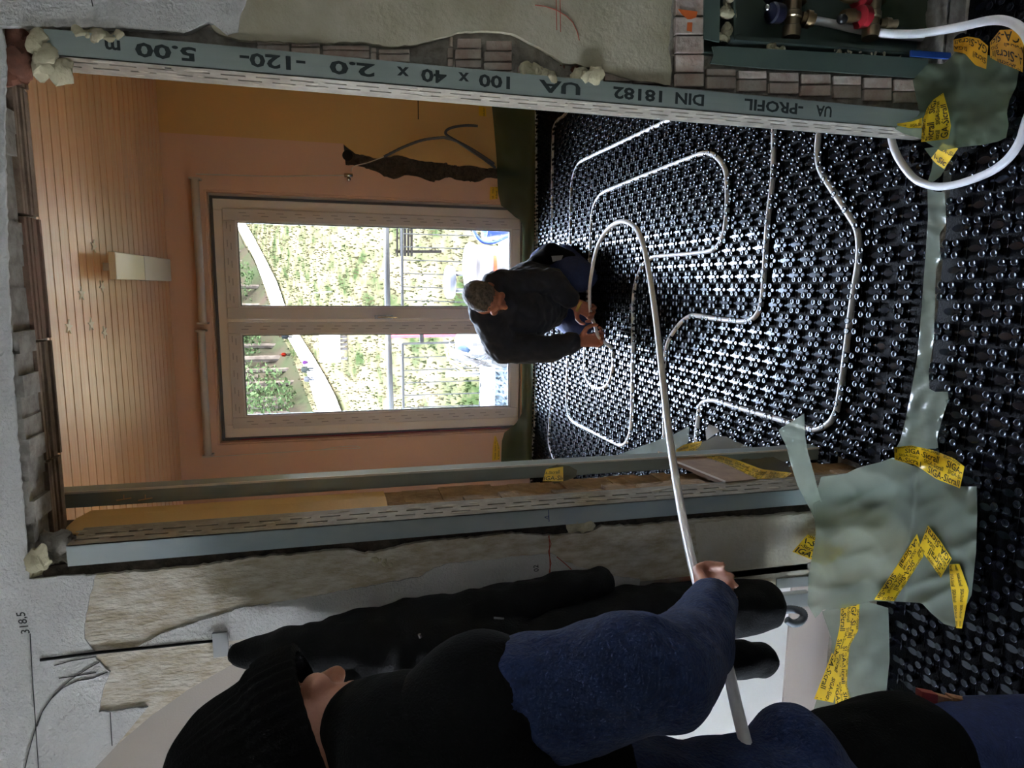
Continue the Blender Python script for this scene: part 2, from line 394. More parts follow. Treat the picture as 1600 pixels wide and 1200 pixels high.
# ------------------------------------------------------------------ wall between hall and work room
wn_ = sempty('wall_near', (0, 1.45, 0), 'stripped masonry wall with a raw doorway')
def part_box(name, m, *a): return MB().bx(*a).build(name, m, wn_)
XL, XR, ZT = -0.57, 0.455, 2.14
part_box('masonry', M_CONC, XR, 0.535, 1.462, 1.55, -0.03, 2.75)
part_box('masonry', M_CONC, 0.535, 2.2, 1.462, 1.55, 0.74, 2.75)
part_box('masonry', M_CONC, 0.535, 2.2, 1.462, 1.55, -0.03, 0.03)
part_box('masonry', M_CONC, 1.35, 2.2, 1.462, 1.55, 0.03, 0.74)
part_box('masonry', M_DARKM, -0.735, XL, 1.462, 1.75, -0.03, 2.75)
# reveal of the doorway, left
part_box('reveal', M_YELLOW, XL, -0.537, 1.553, 1.66, 1.44, 2.14)
MB().prism([(-0.537, 1.655, 1.44), (-0.55, 1.75, 1.44), (XL - .03, 1.75, 1.44), (XL - .03, 1.655, 1.44)], (0, 0, 0.70)).build('reveal', M_YELLOWL, wn_)
rv = MB(); rr = random.Random(8)
for k in range(30):
    z0 = -0.03 + k * 0.049; z1 = z0 + 0.049
    rv.bx(XL - .02, -0.545 + rr.uniform(-.006, .006), 1.553, 1.64 + rr.uniform(-.012, .012), z0, z1)
    rv.bx(XL - .02, -0.552 + rr.uniform(-.006, .006), 1.62, 1.75, z0, z1)
rv.build('broken_reveal', mat('brown_render', '#8a7358', 0.95, col2='#a78d6c', scale=20, bump=2, bscale=50), wn_)
# lintel
part_box('lintel', M_CONC, -0.735, 2.2, 1.462, 1.75, 2.2, 2.75)
lb = MB(); rr = random.Random(2)
for k in range(26):
    x0 = -0.6 + k * 0.042
    lb.bx(x0, x0 + 0.042, 1.455 + rr.uniform(-.003, .004), 1.53 + rr.uniform(-.008, .008), 2.142 + rr.uniform(-.006, .008), 2.21)
lb.build('lintel_mortar', M_CONC, wn_)
xs = -0.62
for k, wd in enumerate((0.25, 0.25, 0.25, 0.25, 0.1)):
    q = MB(); q.bx(xs + .003, xs + wd - .003, 1.53, 1.605, 2.15, 2.21)
    for j in range(5): q.bx(xs + .003, xs + wd - .003, 1.532 + j * 0.0155, 1.5415 + j * 0.0155, 2.136 + rr.uniform(0, .004), 2.151)
    q.build('hollow_brick', mat('dusty_red_brick', '#876655', 0.95, col2='#7a6552', scale=25, bump=1.2, bscale=60) if k in (2, 4) else mat('dusty_brick', '#8d7a66', 0.95, col2='#75604f', scale=25, bump=1.2, bscale=60), wn_); xs += wd
# corner rubble at both ends of the lintel
def lump(name, px, Y, n, rad, m, seed, parent):
    rr = random.Random(seed); q = MB()
    for k in range(n * 2):
        a = rr.choice(px); c = oy(a[0] + rr.uniform(-5, 5), a[1] + rr.uniform(-5, 5), Y + rr.uniform(-.002, .012)); s_ = rad * rr.uniform(.3, .85)
        q.ell(c, (s_ * rr.uniform(.7, 1.4), s_ * 0.5, s_ * rr.uniform(.7, 1.4)), Matrix.Rotation(rr.random() * 3, 3, 'Y'), seg=12, rings=8)
    for i, v in enumerate(q.v):
        V = Vector(v); k1 = mnoise.noise(V * 55) * rad * .45 + mnoise.noise(V * 150) * rad * .25; k2 = mnoise.noise(V * 70 + Vector((5, 5, 5))) * rad * .4
        q.v[i] = (v[0] + k1, v[1] + k2 * .4, v[2] + k2)
    return q.build(name, m, parent, smooth=True, angle=35)
lump('mortar_lump', [(25, 60), (35, 75), (30, 90), (20, 110), (40, 95)], 1.46, 14, 0.03, M_BRICKR, 1, wn_)
lump('mortar_lump', [(62, 70), (70, 85), (78, 100), (90, 112), (68, 100)], 1.445, 14, 0.024, M_FOAM, 2, wn_)
lump('mortar_lump', [(60, 860), (75, 855), (85, 850), (95, 845), (70, 880), (100, 870)], 1.47, 18, 0.03, M_CONC, 3, wn_)
lump('foam_lump', [(58, 865), (60, 885), (55, 880)], 1.446, 6, 0.026, M_FOAM, 4, wn_)
lump('foam_lump', [(120, 50), (135, 53), (150, 58), (165, 60), (185, 60)], 1.446, 12, 0.014, M_FOAM, 5, wn_)
lump('foam_lump', [(825, 110), (835, 113), (845, 116), (860, 118), (820, 115)], 1.447, 12, 0.018, M_FOAM, 6, wn_)
lump('foam_lump', [(910, 115), (920, 118), (930, 120), (918, 122)], 1.445, 8, 0.02, M_FOAM, 7, wn_)
lump('foam_lump', [(890, 822), (900, 822), (912, 820), (918, 822)], 1.446, 8, 0.018, M_FOAM, 8, wn_)
lump('foam_lump', [(590, 878), (600, 880), (606, 878)], 1.447, 4, 0.009, M_FOAM, 9, wn_)
lump('broken_brick', [(640, 85), (655, 87), (670, 88), (685, 88)], 1.468, 10, 0.016, M_BRICKR, 10, wn_)
lump('broken_brick', [(880, 106), (895, 107), (905, 108)], 1.462, 6, 0.012, M_BRICKR, 11, wn_)

# right of the doorway: paint, plaster and bricks
layer('paint_layer', [(-270, -620), (395, -620), (388, -70), (385, 0), (374, 30), (372, 50), (355, 55), (333, 37), (325, 34), (298, 48), (287, 52), (260, 48), (220, 46), (150, 42), (60, 42), (0, 40), (-270, 40)], 1.447, 0.015, M_WHITEW, wn_, 1)
layer('plaster_layer', [(390, -620), (1060, -620), (1052, -70), (1050, 0), (1048, 40), (1044, 75), (1050, 110), (1047, 133), (985, 124), (940, 111), (900, 99), (880, 99), (850, 78), (820, 62), (800, 52), (760, 48), (715, 50), (690, 58), (640, 71), (600, 72), (560, 65), (480, 68), (400, 63), (372, 62), (340, 52), (330, 40), (360, 35), (372, 20)], 1.45, 0.012, M_BEIGE, wn_, 2)
def yprof(x): return 57.5 + (x - 82) * 0.0775 if x < 800 else 116 + (x - 800) * 0.0745
def brick(x0, x1, y0, y1, Y=1.452, m=None):
    P = pol([(x0, y0), (x1, y0 + .0), (x1, y1), (x0, y1)], Y)
    MB().prism(P, (0, 0.02, 0)).build('brick', m or M_BRICK, wn_, bevel=0.0015)
rr = random.Random(12); xk = 1056.0; k = 0
while xk < 1425:
    x1 = xk + 44 + rr.uniform(-1.5, 1.5); yp = yprof(xk + 22) - 2
    ytop = -30 if x1 < 1108 else 108 + (xk - 1110) * 0.055
    yc = yp; rows = []
    while yc > ytop + 4:
        hgt = (17 + rr.uniform(-1, 2)) if x1 > 1108 else (27 if rows else 20)
        brick(xk, x1, max(yc - hgt, ytop), yc, 1.4525 + rr.uniform(-.002, .003)); yc -= hgt + 2.5; rows.append(1)
    xk = x1 + 5; k += 1
for (x0, x1) in ((402, 452), (455, 500), (504, 577), (580, 588), (592, 640), (700, 708), (712, 752), (757, 800)):
    yp = yprof((x0 + x1) / 2) - 2
    brick(x0, x1, yp - 12, yp, 1.455)
    if x0 > 690: brick(x0, x1, yp - 29, yp - 14, 1.455); brick(x0 + 3, x1, yp - 46, yp - 31, 1.456)
    else: brick(x0, x1, yp - 20, yp - 13.5, 1.456)
for (x0, x1) in ((810, 818), (945, 985), (990, 1040)):
    yp = yprof((x0 + x1) / 2) - 2; brick(x0, x1, yp - 12, yp, 1.455)

# left of the doorway
layer('plaster_layer', [(118, 905), (150, 899), (260, 890), (330, 882), (400, 871), (470, 866), (520, 860), (545, 859), (560, 864), (570, 866), (600, 861), (640, 851), (680, 845), (750, 840), (800, 833), (850, 838), (880, 836), (920, 832), (940, 822), (1000, 822), (1060, 815), (1130, 809), (1200, 806), (1310, 797), (1400, 800), (1440, 870), (1400, 905), (1285, 912), (1000, 935), (800, 955), (500, 985), (345, 1004), (215, 1016), (118, 1022)], 1.45, 0.012, M_BEIGE2, wn_, 3)
layer('plaster_layer', [(1085, 818), (1150, 811), (1262, 803), (1262, 900), (1180, 905), (1110, 908), (1092, 880)], 1.4485, 0.012, mat('pale_plaster', '#c6bda8', 0.95, col2='#d4cdbd', scale=10, bump=0.6, bscale=80), wn_, 33)
ARCH_R, ARCH_X, ARCH_Z = 0.9, -0.752 - 0.9, 1.43
arc = [(ARCH_X + ARCH_R * math.cos(math.radians(a)), ARCH_Z + ARCH_R * math.sin(math.radians(a))) for a in range(0, 181, 6)]
poly = [(-0.752, 2.2), (-0.752, 1.43)] + arc[1:] + [(-2.6, 1.43), (-2.6, 2.75), (-0.735, 2.75), (-0.735, 2.2)]
MB().prism([(p[0], 1.452, p[1]) for p in poly], (0, 0.298, 0)).build('arch_masonry', M_BEIGE2, wn_)
part_box('arch_jamb', M_CONC, -0.752, -0.735, 1.455, 1.75, -0.03, 1.44)
part_box('arch_jamb', mat('jamb_primer', '#8f8a80', 0.8, col2='#9a5a40', scale=6, contrast=(.5, .7)), -0.756, -0.738, 1.4485, 1.456, 0.15, 1.80)
# white roughcast on top of the plaster, cut at the arch
topL = [(-70, 41), (0, 41), (8, 70), (9, 110), (6, 200), (9, 300), (12, 425), (16, 520), (20, 600), (27, 690), (36, 800), (43, 862), (45, 905), (75, 903), (108, 900), (150, 899), (140, 930), (132, 975), (132, 998), (141, 1010), (148, 1018), (150, 1030), (165, 1045), (172, 1050), (166, 1065), (160, 1080), (155, 1113), (190, 1110), (231, 1105)]
arcpx = []
for a in range(42, 179, 6):
    X_, Z_ = ARCH_X + (ARCH_R + .0) * math.cos(math.radians(a)), ARCH_Z + ARCH_R * math.sin(math.radians(a)); arcpx.append((X_, Z_))
P = pol(jag(topL, 7, 1.2, 4, False), 1.447)
P = [(P[0][0], 1.447, 2.75)] + [tuple(p) for p in P if p[2] < 2.7] + [(p[0], 1.447, p[1]) for p in arcpx] + [(-2.6, 1.447, 1.5), (-2.6, 1.447, 2.75)]
MB().prism(P, (0, 0.006, 0)).build('paint_layer', M_WHITEW, wn_)
layer('paint_layer', [(215, 1011), (250, 991), (320, 968), (375, 950), (440, 941), (500, 930), (600, 912), (660, 900), (680, 887), (705, 880), (760, 876), (800, 870), (862, 865), (880, 877), (907, 887), (950, 900), (1000, 905), (1000, 922), (940, 928), (800, 945), (600, 968), (400, 997), (300, 1006)], 1.4465, 0.006, M_WHITEW, wn_, 6)
# recess behind the arch
struct(MB().bx(-2.6, -0.735, 1.75, 1.9, -0.03, 2.75).build('wall_recess', M_WHITES), 'smooth white wall inside the arched recess')
struct(MB().bx(-2.6, -0.735, 1.745, 1.75, 1.52, 2.75).build('wall_recess', mat('taupe_tone', '#a8a097', 0.9, bump=0.15, bscale=200)), 'grey-beige upper part of the recess wall')  # upper recess wall in a darker grey-beige than the wall below
struct(MB().bx(-2.6, -0.735, 1.742, 1.75, -0.03, 0.13).build('baseboard_recess', mat('base_band', '#b9aca0', 0.9), None), 'dull base band of the recess wall')
# saw cut, pencil lines, numbers
def line_px(pts, r, Y=1.446):
    q = MB()
    for P_ in pts: q.tube([oy(p[0], p[1], Y) for p in P_], r, 5)
    return q
line_px([[(63, 1031), (150, 1020), (250, 1010), (345, 1000)]], 0.0035, 1.447).build('saw_cut', M_BLACKP, wn_)
arcs = [[(38, 1205), (45, 1175), (52, 1150), (58, 1130), (68, 1108), (85, 1085), (110, 1062), (140, 1043), (155, 1035)],
        [(58, 1135), (66, 1112), (80, 1092), (98, 1075), (120, 1064), (145, 1060), (168, 1050)], [(85, 1040), (110, 1033), (150, 1026)], [(92, 1060), (120, 1056), (150, 1051)],
        [(47, 990), (50, 1050), (54, 1110), (60, 1200)], [(172, 1113), (175, 1165)], [(143, 0), (145, 10)]]
line_px(arcs, 0.0009).build('pencil_line', M_PENCIL, wn_)
line_px([[(869, -5), (870, 47)], [(875, -5), (876, 50)], [(836, 8), (852, 10), (870, 16), (885, 25), (895, 35), (902, 50), (905, 63)]], 0.0010, 1.449).build('red_pencil_line', M_REDP, wn_)
line_px([[(858, 836), (859, 870), (860, 908)], [(857, 838), (861, 850), (857, 862), (861, 880), (858, 895)], [(870, 870), (882, 880), (893, 890)]], 0.0012, 1.4455).build('red_pencil_line', M_REDP, wn_)
MB().prism(pol([(1060, 14), (1090, 18), (1088, 27), (1080, 30), (1074, 30), (1066, 22)], 1.4505), (0, .002, 0)).prism(pol([(1074, 35), (1082, 35), (1081, 50), (1073, 48)], 1.4505), (0, .002, 0)).build('paint_mark', M_ORANGE, wn_)

def lettering(strings, name, m, parent, fn, h=1.0):
    """strings: list of (text, s_origin, t_base, height, unit) placed with fn(s,t)->3D"""
    q = MB()
    for (txt, s0, t0, sh, ss) in strings:
        vs, fs, w = text_geo(txt)
        q.add([fn(s0 + v[0] * ss, t0 + v[1] * sh) for v in vs], fs)
    me = q.mesh(name, m)
    o = bpy.data.objects.new(name, me); COL.objects.link(o); attach(o, parent); return o
def hand_text(txt, c, size, m, parent, Y=1.446, slant=0.0):
    lettering([(txt, 0, 0, size, size)], 'pencil_number', m, parent, lambda s, t: (c[0] + s + slant * t, Y, c[1] + t + 0.12 * s))
a = oy(47, 990, 1.446); hand_text('318,5', (a[0], a[2]), 0.022, M_PENCIL, wn_)
a = oy(842, 893, 1.446); hand_text('02', (a[0], a[2]), 0.018, M_PENCIL, wn_)
a = oy(78, 76, 1.4445); hand_text('14', (a[0] - .02, a[2] - .2), 0.016, M_PENCIL, wn_)

# ------------------------------------------------------------------ steel jamb profiles
def profile(name, x_in, x_out, label, ztop, text=None, blue=False):
    t = thing(name, (x_in, 1.45, 0), label, 'profile', 'steel door jamb profiles')
    s = 1 if x_out > x_in else -1
    MB().bx(min(x_in, x_out), max(x_in, x_out), 1.4425, 1.4445, 0.0, ztop).build('flange', M_ZINC if not blue else mat('blue_grey_steel', '#93a4ad', 0.5, 0.35, col2='#b2b9b4', scale=5, stretch=(1, 1, .4)), t)
    # web with slotted holes
    ys = [1.4425, 1.468, 1.475, 1.498, 1.505, 1.5425]; q = MB(); rr = random.Random(4 if s > 0 else 5)
    for j in range(5):
        if j in (1, 3):
            z = 0.0; off = 0.0 if j == 1 else 0.028; z = -off
            while z < ztop:
                a, c = max(z, 0), min(z + 0.020, ztop)
                if c > a: q.bx(min(x_in, x_in + s * .002), max(x_in, x_in + s * .002), ys[j], ys[j + 1], a, c)
                z += 0.065
        else: q.bx(min(x_in, x_in + s * .002), max(x_in, x_in + s * .002), ys[j], ys[j + 1], 0, ztop)
    q.build('slotted_web', M_ZINC2, t)
    MB().bx(min(x_in + s * .012, x_in + s * .02), max(x_in + s * .012, x_in + s * .02), 1.448, 1.545, 0, ztop).build('mortar_fill', M_CONC if s < 0 else mat('grey_fill', '#8c8778', .95, col2='#4e4a42', scale=40), t)
    MB().bx(min(x_in, x_out), max(x_in, x_out), 1.5425, 1.5445, 0, ztop).build('rear_flange', M_ZINC, t)
    # dried plaster splashes on the web
    sp = MB()
    for k in range(70):
        z = rr.random() * ztop; yy = rr.uniform(1.45, 1.535)
        sp.ell((x_in - s * 0.0002, yy, z), (0.0012, rr.uniform(.002, .006), rr.uniform(.004, .022)), seg=7, rings=4)
    o = sp.build('plaster_splash', mat('splash', '#b9b3a4', .95), t); o['kind'] = 'stuff'
    return t
pr_r = profile('jamb_profile', 0.407, 0.452, 'steel jamb profile printed with black lettering, beside the recessed manifold box', 2.045)
pr_l = profile('jamb_profile', -0.523, -0.567, 'blue-grey steel jamb profile with slotted web, beside the hanging jackets', 2.085, blue=True)
# printed line on the right profile, reads upwards
segs = [('KNAUF', 1345), ('-PROFIL', 1255), ('DIN', 1101), ('18182', 1040), ('UA', 908), ('100', 803), ('x', 731), ('40', 697), ('x', 637), ('2.0', 586), ('-120-', 478), ('5.00', 308), ('m', 190)]
ends = [1275, 1163, 1055, 958, 842, 748, 716, 658, 620, 515, 375, 212, 165]
for (txt, x0), x1 in zip(segs, ends):
    if txt == 'KNAUF': txt = 'UA'; x0 = 1300; x1 = 1275
    vs, fs, w = text_geo(txt, 0.03)
    za = oy(x0, yprof(x0) + 20, 1.4425)[2]; zb = oy(x1, yprof(x1) + 20, 1.4425)[2]
    k = (zb - za) / max(w, .1)
    xb = 0.442   # letter feet towards the wall, heads towards the opening
    q = MB().add([(xb - v[1] * 0.034, 1.4420, za + v[0] * k) for v in vs], fs)
    o = bpy.data.objects.new('lettering', q.mesh('lettering', M_INK)); COL.objects.link(o); attach(o, pr_r); o['kind'] = 'stuff'
MB().tube([oy(857, 797, 1.442), oy(858, 815, 1.442)], .0008, 4).tube([oy(851, 808, 1.442), oy(857, 806, 1.442), oy(856, 811, 1.442), oy(851, 808, 1.442)], .0007, 4).build('pen_mark', mat('blue_pen', '#2a3a80', .7), pr_l)

# drywall stud standing behind the left reveal
st = thing('drywall_stud', (-0.535, 1.8, 0), 'thin perforated steel stud standing just inside the doorway', 'stud')
q = MB().bx(-0.556, -0.516, 1.80, 1.802, 0.02, 2.713).bx(-0.517, -0.515, 1.80, 1.85, 0.02, 2.713).bx(-0.556, -0.554, 1.80, 1.85, 0.02, 2.713)
q.build('channel', M_ZINC, st)
MB().bx(-0.520, -0.5145, 1.798, 1.801, 0.02, 2.713).build('lit_lip', mat('lit_zinc', '#eeece2', 0.35, 0.2), st)  # window light along the stud edge, put into a whiter colour
q = MB()
for (x0, x1) in ((182, 205), (216, 238)):
    q.tube([oy(x0, 782, 1.799), oy((x0 + x1) / 2, 780, 1.799), oy(x1, 778, 1.799)], .0016, 5)
    q.tube([oy((x0 + x1) / 2, 780, 1.799), oy((x0 + x1) / 2, 773, 1.799)], .0012, 5)
q.build('punched_tab', mat('warm_light_metal', '#d9b588', .5), st)
# ------------------------------------------------------------------ studded floor-heating panels and the pipe
PIT = 0.106
M_NUB = mat('black_plastic', '#0b0b13', 0.24, spec=0.55, stint=(.72, .84, 1.0))
M_SHEET = mat('black_sheet', '#040406', 0.5, spec=0.08, bump=0.5, bscale=220)
M_GLOSS = mat('black_gloss', '#0d0d15', 0.15, spec=0.75, stint=(.72, .84, 1.0))
def stud_template(seg, flute):
    prof = [(0.0075, 0.0), (0.0062, 0.005), (0.0068, 0.013), (0.0092, 0.019), (0.0097, 0.0215), (0.0085, 0.0228), (0.0055, 0.0212), (0.002, 0.0206)]
    V = []; n = len(prof)
    for i, (r, z) in enumerate(prof):
        for k in range(seg):
            a = 2 * math.pi * k / seg
            rr_ = r * (1 + (0.07 if (k % 2 and flute and 2 < i < 6) else 0)); V.append((rr_ * math.cos(a), rr_ * math.sin(a), z))
    Fq = [(i * seg + k, i * seg + (k + 1) % seg, (i + 1) * seg + (k + 1) % seg, (i + 1) * seg + k) for i in range(n - 1) for k in range(seg)]
    Fq.append(tuple((n - 1) * seg + k for k in range(seg)))
    return V, Fq
def fast_mesh(name, tmpl, locs, m, smooth=True):
    V, Fq = tmpl; V = np.array(V); nv = len(V); L_ = np.array(locs)
    allv = (V[None] + L_[:, None]).reshape(-1, 3)
    lt = np.array([len(f) for f in Fq]); idx = np.concatenate([np.array(f) for f in Fq])
    n = len(L_); allidx = (idx[None] + (np.arange(n) * nv)[:, None]).ravel(); alllt = np.tile(lt, n)
    me = bpy.data.meshes.new(name); me.vertices.add(len(allv)); me.vertices.foreach_set('co', allv.ravel())
    me.loops.add(len(allidx)); me.loops.foreach_set('vertex_index', allidx.astype(np.int32))
    me.polygons.add(len(alllt)); st_ = np.concatenate([[0], np.cumsum(alllt)[:-1]])
    me.polygons.foreach_set('loop_start', st_.astype(np.int32)); me.polygons.foreach_set('loop_total', alllt.astype(np.int32))
    me.update(calc_edges=True); me.validate()
    if smooth: me.shade_smooth()
    me.materials.append(m); return me
def channel_template():
    q = MB(); z = 0.0016
    def disc(cx, cy, rx, ry, n=10):
        q.add([(cx, cy, z)] + [(cx + rx * math.cos(2 * math.pi * k / n), cy + ry * math.sin(2 * math.pi * k / n), z) for k in range(n)], [(0, 1 + k, 1 + (k + 1) % n) for k in range(n)])
    q.add([(-0.0028, -PIT / 2, z - .0002), (0.0028, -PIT / 2, z - .0002), (0.0028, PIT / 2, z - .0002), (-0.0028, PIT / 2, z - .0002)], [(0, 1, 2, 3)])
    disc(0, 0, .0065, .0075); disc(0, 0.031, .0055, .006, 8)
    disc(0, PIT / 2 + .001, 0.0092, 0.017, 12)
    return q.v, q.f
def rib_template():
    q = MB()
    for sy in (-1, 1):
        q.bx(-0.0155, 0.0155, sy * 0.0155 - 0.0016, sy * 0.0155 + 0.0016, 0, 0.006)
    q.bx(-0.026, 0.026, -PIT / 4 - .006, -PIT / 4 - .0045, 0, .0022)
    return q.v, q.f
def panel(name, label, zones, ox_, oy_, n_near):
    x0 = min(z_[0] for z_ in zones); x1 = max(z_[1] for z_ in zones); y0 = min(z_[2] for z_ in zones); y1 = max(z_[3] for z_ in zones)
    t = thing(name, ((x0 + x1) / 2, (y0 + y1) / 2, -0.03), label, 'floor panel')
    q = MB()
    for z_ in zones: q.bx(*z_, -0.03, 0.0)
    q.build('base_sheet', M_SHEET, t)
    okz = lambda X, Y, e=0.004: any(z_[0] + e < X < z_[1] - e and z_[2] + e < Y < z_[3] + e * 0 for z_ in zones)
    C_ = []
    i0 = int((x0 - ox_) / (PIT / 2)) - 1; j0 = int((y0 - oy_) / (PIT / 2)) - 1
    for i in range(i0, int((x1 - ox_) / (PIT / 2)) + 2):
        for j in range(j0, int((y1 - oy_) / (PIT / 2)) + 2):
            if (i + j) % 2: continue
            C_.append((ox_ + i * PIT / 2, oy_ + j * PIT / 2))
    S = [(cx + sx * .0155, cy + sy * .0155, 0.0) for cx, cy in C_ for sx in (-1, 1) for sy in (-1, 1)]
    S = [s for s in S if okz(s[0], s[1])]
    def depth(s):
        c = RW.T @ (np.array(s) - CAM); u = 600 + c[0] / -c[2] * F_PX; v = 800 - c[1] / -c[2] * F_PX
        return (0 if (-30 < 1200 - u < 1230 and v < 1630) else 1, -c[2])
    S.sort(key=depth)
    V, Fq = stud_template(12, True)
    me = fast_mesh('stud', (V, Fq), [(0, 0, 0)], M_NUB)
    for s in S[:n_near]:
        o = bpy.data.objects.new('stud', me); COL.objects.link(o); o.location = s; attach(o, t)
    rest = S[n_near:]; near = [s for s in rest if s[1] < 2.6]; far = [s for s in rest if s[1] >= 2.6]
    o = mesh_obj('stud_field', fast_mesh('stud_field', (V, Fq), near, M_NUB), t); o['kind'] = 'stuff'
    if far:
        o = mesh_obj('stud_field', fast_mesh('stud_field', stud_template(8, False), far, M_NUB), t); o['kind'] = 'stuff'
    CC = [(c[0], c[1], 0.0) for c in C_ if okz(c[0], c[1], .012) and c[1] < y1 - .07]
    o = mesh_obj('channel', fast_mesh('channel', channel_template(), CC, M_GLOSS, False), t); o['kind'] = 'stuff'
    o = mesh_obj('rib', fast_mesh('rib', rib_template(), CC, M_NUB, False), t); o['kind'] = 'stuff'
    return t
panel('studded_panel', 'black studded floor heating panel covering the work room floor, with the pipe loops', [(-.515, .40, 1.478, 1.56), (-.53, 1.73, 1.56, 1.77), (-1.78, 1.73, 1.77, 5.19)], -0.003, 1.494, 300)
panel('studded_panel', 'black studded floor heating panel on the hall floor in front of the doorway', [(-1.35, 2.1, 0.15, 1.425), (-1.35, -.77, 1.425, 1.53)], 0.213, 1.388, 300)

M_PIPE = mat('white_pipe', '#d6d6d8', 0.32, spec=0.5)
PZ = 0.0125
def fl(pts, z=PZ): return [oz(p[0], p[1], z) for p in pts]
def w(x): return x
loopE = fl([(838, 165), (838, 250), (839, 400), (838, 566), (836, 643), (831, 716), (829, 760)])
loopD = fl([(889, 165), (883, 179), (872, 187), (866, 198), (864, 215), (863, 300), (863, 392), (862, 566), (862, 620), (859, 660), (858, 690), (862, 708), (868, 724)])
loopB = fl([(1210, 185), (1209, 220), (1207, 281), (1199, 353), (1194, 431), (1191, 465), (1186, 485), (1176, 498), (1160, 502), (1120, 498), (1085, 493), (1074, 496), (1063, 505), (1050, 522), (1043, 537), (1039, 560), (1037, 600), (1038, 640), (1038, 690)])
loopA = fl([(1281, 185), (1279, 210), (1277, 240), (1282, 266), (1298, 293), (1327, 337), (1338, 357), (1342, 380), (1341, 410), (1332, 469), (1320, 561), (1310, 628), (1304, 648), (1294, 662), (1274, 671), (1255, 667), (1216, 655), (1158, 638), (1118, 626), (1102, 627), (1094, 634), (1091, 650), (1087, 690)])
loopC = [(1060, 178), (1042, 189), (980, 218), (915, 248), (903, 258), (895, 280), (892, 315), (891, 392), (888, 480), (887, 566), (886, 620), (888, 645), (897, 660), (930, 677), (960, 692), (970, 696), (978, 692), (984, 678), (987, 655), (988, 620), (989, 540), (989, 498), (990, 465), (994, 440), (1004, 415), (1016, 404), (1030, 400), (1062, 398), (1105, 393), (1120, 386), (1129, 370), (1133, 355), (1136, 325), (1136, 285), (1133, 265), (1124, 250), (1112, 241), (1100, 240), (1085, 244), (1000, 277), (950, 297), (938, 305), (930, 318), (925, 340), (922, 402), (919, 450), (916, 500), (914, 547), (914, 575), (917, 592), (925, 603), (938, 607), (950, 600), (957, 580), (958, 562)]
def pipe(name, pts, label, r=0.0098, n=5, seg=10):
    P_ = catmull(pts, n); q = MB().tube(P_, r, seg); o = q.build(name, M_PIPE, None, smooth=True)
    return tag(o, label, 'pipe', 'white heating pipes')
pipe('heating_pipe', loopA, 'white heating pipe run nearest the doorway, bending round the floor in a wide curve')
pipe('heating_pipe', loopB, 'white heating pipe run with an S-bend, second from the doorway')
pipe('heating_pipe', loopD, 'white heating pipe run second from the far wall')
pipe('heating_pipe', loopE, 'white heating pipe run along the foot of the far wall')
# where the two fists of the kneeling fitter close round the pipe
WT, WB = Vector(oy(896, 474, 3.71)), Vector(oy(902, 533, 3.585))
GT = Vector(oy(934, 492, 3.64)) - WT; GB = Vector(oy(951, 530, 3.55)) - WB
def _perp(n, d): return (n - d * n.dot(d) / d.length_squared).normalized()
GNT = _perp(Vector((-.45, -.75, -.45)), GT); GNB = _perp(Vector((.45, -.75, -.45)), GB)
HT = WT + GT.normalized() * .122 + GNT * .034; HB = WB + GB.normalized() * .122 + GNB * .034
free = [(HT + HB) / 2, HT, oy(921, 462, 3.60), oy(923, 435, 3.54), oy(932, 390, 3.35), oy(948, 360, 3.12), oy(970, 346, 2.88), oy(991, 354, 2.66), oy(1004, 380, 2.48), oy(1014, 425, 2.28), oy(1025, 500, 2.03), oy(1034, 580, 1.82), (oy(1043, 660, 1.63)), oy(1053, 730, 1.47), oy(1064, 795, 1.33), oy(1077, 860, 1.19), oy(1090, 912, 1.07), oy(1108, 960, 0.99), oy(1128, 1010, 0.93), oy(1141, 1060, 0.88), oy(1152, 1110, 0.83), oy(1170, 1180, 0.78), oy(1200, 1290, 0.7)]
pipe('heating_pipe', fl(loopC) + [oy(956, 545, 3.555), HB] + free, 'long white heating pipe spiralling on the floor and lifted through both fitters\' hands', r=0.0102)
hallp = fl([(1388, 180), (1391, 205)], PZ) + fl([(1397, 232), (1410, 257), (1430, 280), (1455, 290), (1478, 291), (1512, 283), (1550, 267), (1576, 247), (1594, 220), (1602, 195)], 0.03)
c0 = hallp[-1]
hallp += [oz(1622, 130, 0.035), oy(1608, 66, 1.145), oy(1592, 42, 1.175), oy(1568, 32, 1.22), oy(1540, 33, 1.275), oy(1500, 42, 1.345), oy(1440, 52, 1.41), oy(1400, 53, 1.44), oy(1374, 51, 1.46)]
pipe('heating_pipe', hallp, 'white heating pipe leaving the manifold and looping over the hall floor through the doorway')
# ------------------------------------------------------------------ outside: balcony, meadow, path, forest
def hill(X, Y): return -1.0 + 0.21 * (Y - 10) + 0.15 * mnoise.noise(Vector((X * .15, Y * .15, 0)))
def on_hill(x, y):
    r = ray(x, y); t = 6.0 / r[1]
    for k in range(4000):
        p = CAM + r * t
        if p[2] < hill(p[0], p[1]): break
        t += 0.04 / r[1] * max(1, p[1] * .05)
        if p[1] > 110: break
    return p
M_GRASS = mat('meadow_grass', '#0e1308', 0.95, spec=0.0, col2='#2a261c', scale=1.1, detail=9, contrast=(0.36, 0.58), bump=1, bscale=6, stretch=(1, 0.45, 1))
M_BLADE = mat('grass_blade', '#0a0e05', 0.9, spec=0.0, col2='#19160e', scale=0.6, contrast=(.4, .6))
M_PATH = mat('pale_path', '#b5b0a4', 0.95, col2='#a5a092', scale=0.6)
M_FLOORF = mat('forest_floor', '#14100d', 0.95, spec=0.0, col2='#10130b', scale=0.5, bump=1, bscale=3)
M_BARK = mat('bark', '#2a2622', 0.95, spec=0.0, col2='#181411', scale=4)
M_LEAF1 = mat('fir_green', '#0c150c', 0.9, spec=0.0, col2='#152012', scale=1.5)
M_LEAF2 = mat('light_green', '#141b0e', 0.9, spec=0.0, col2='#1b2214', scale=1.5)
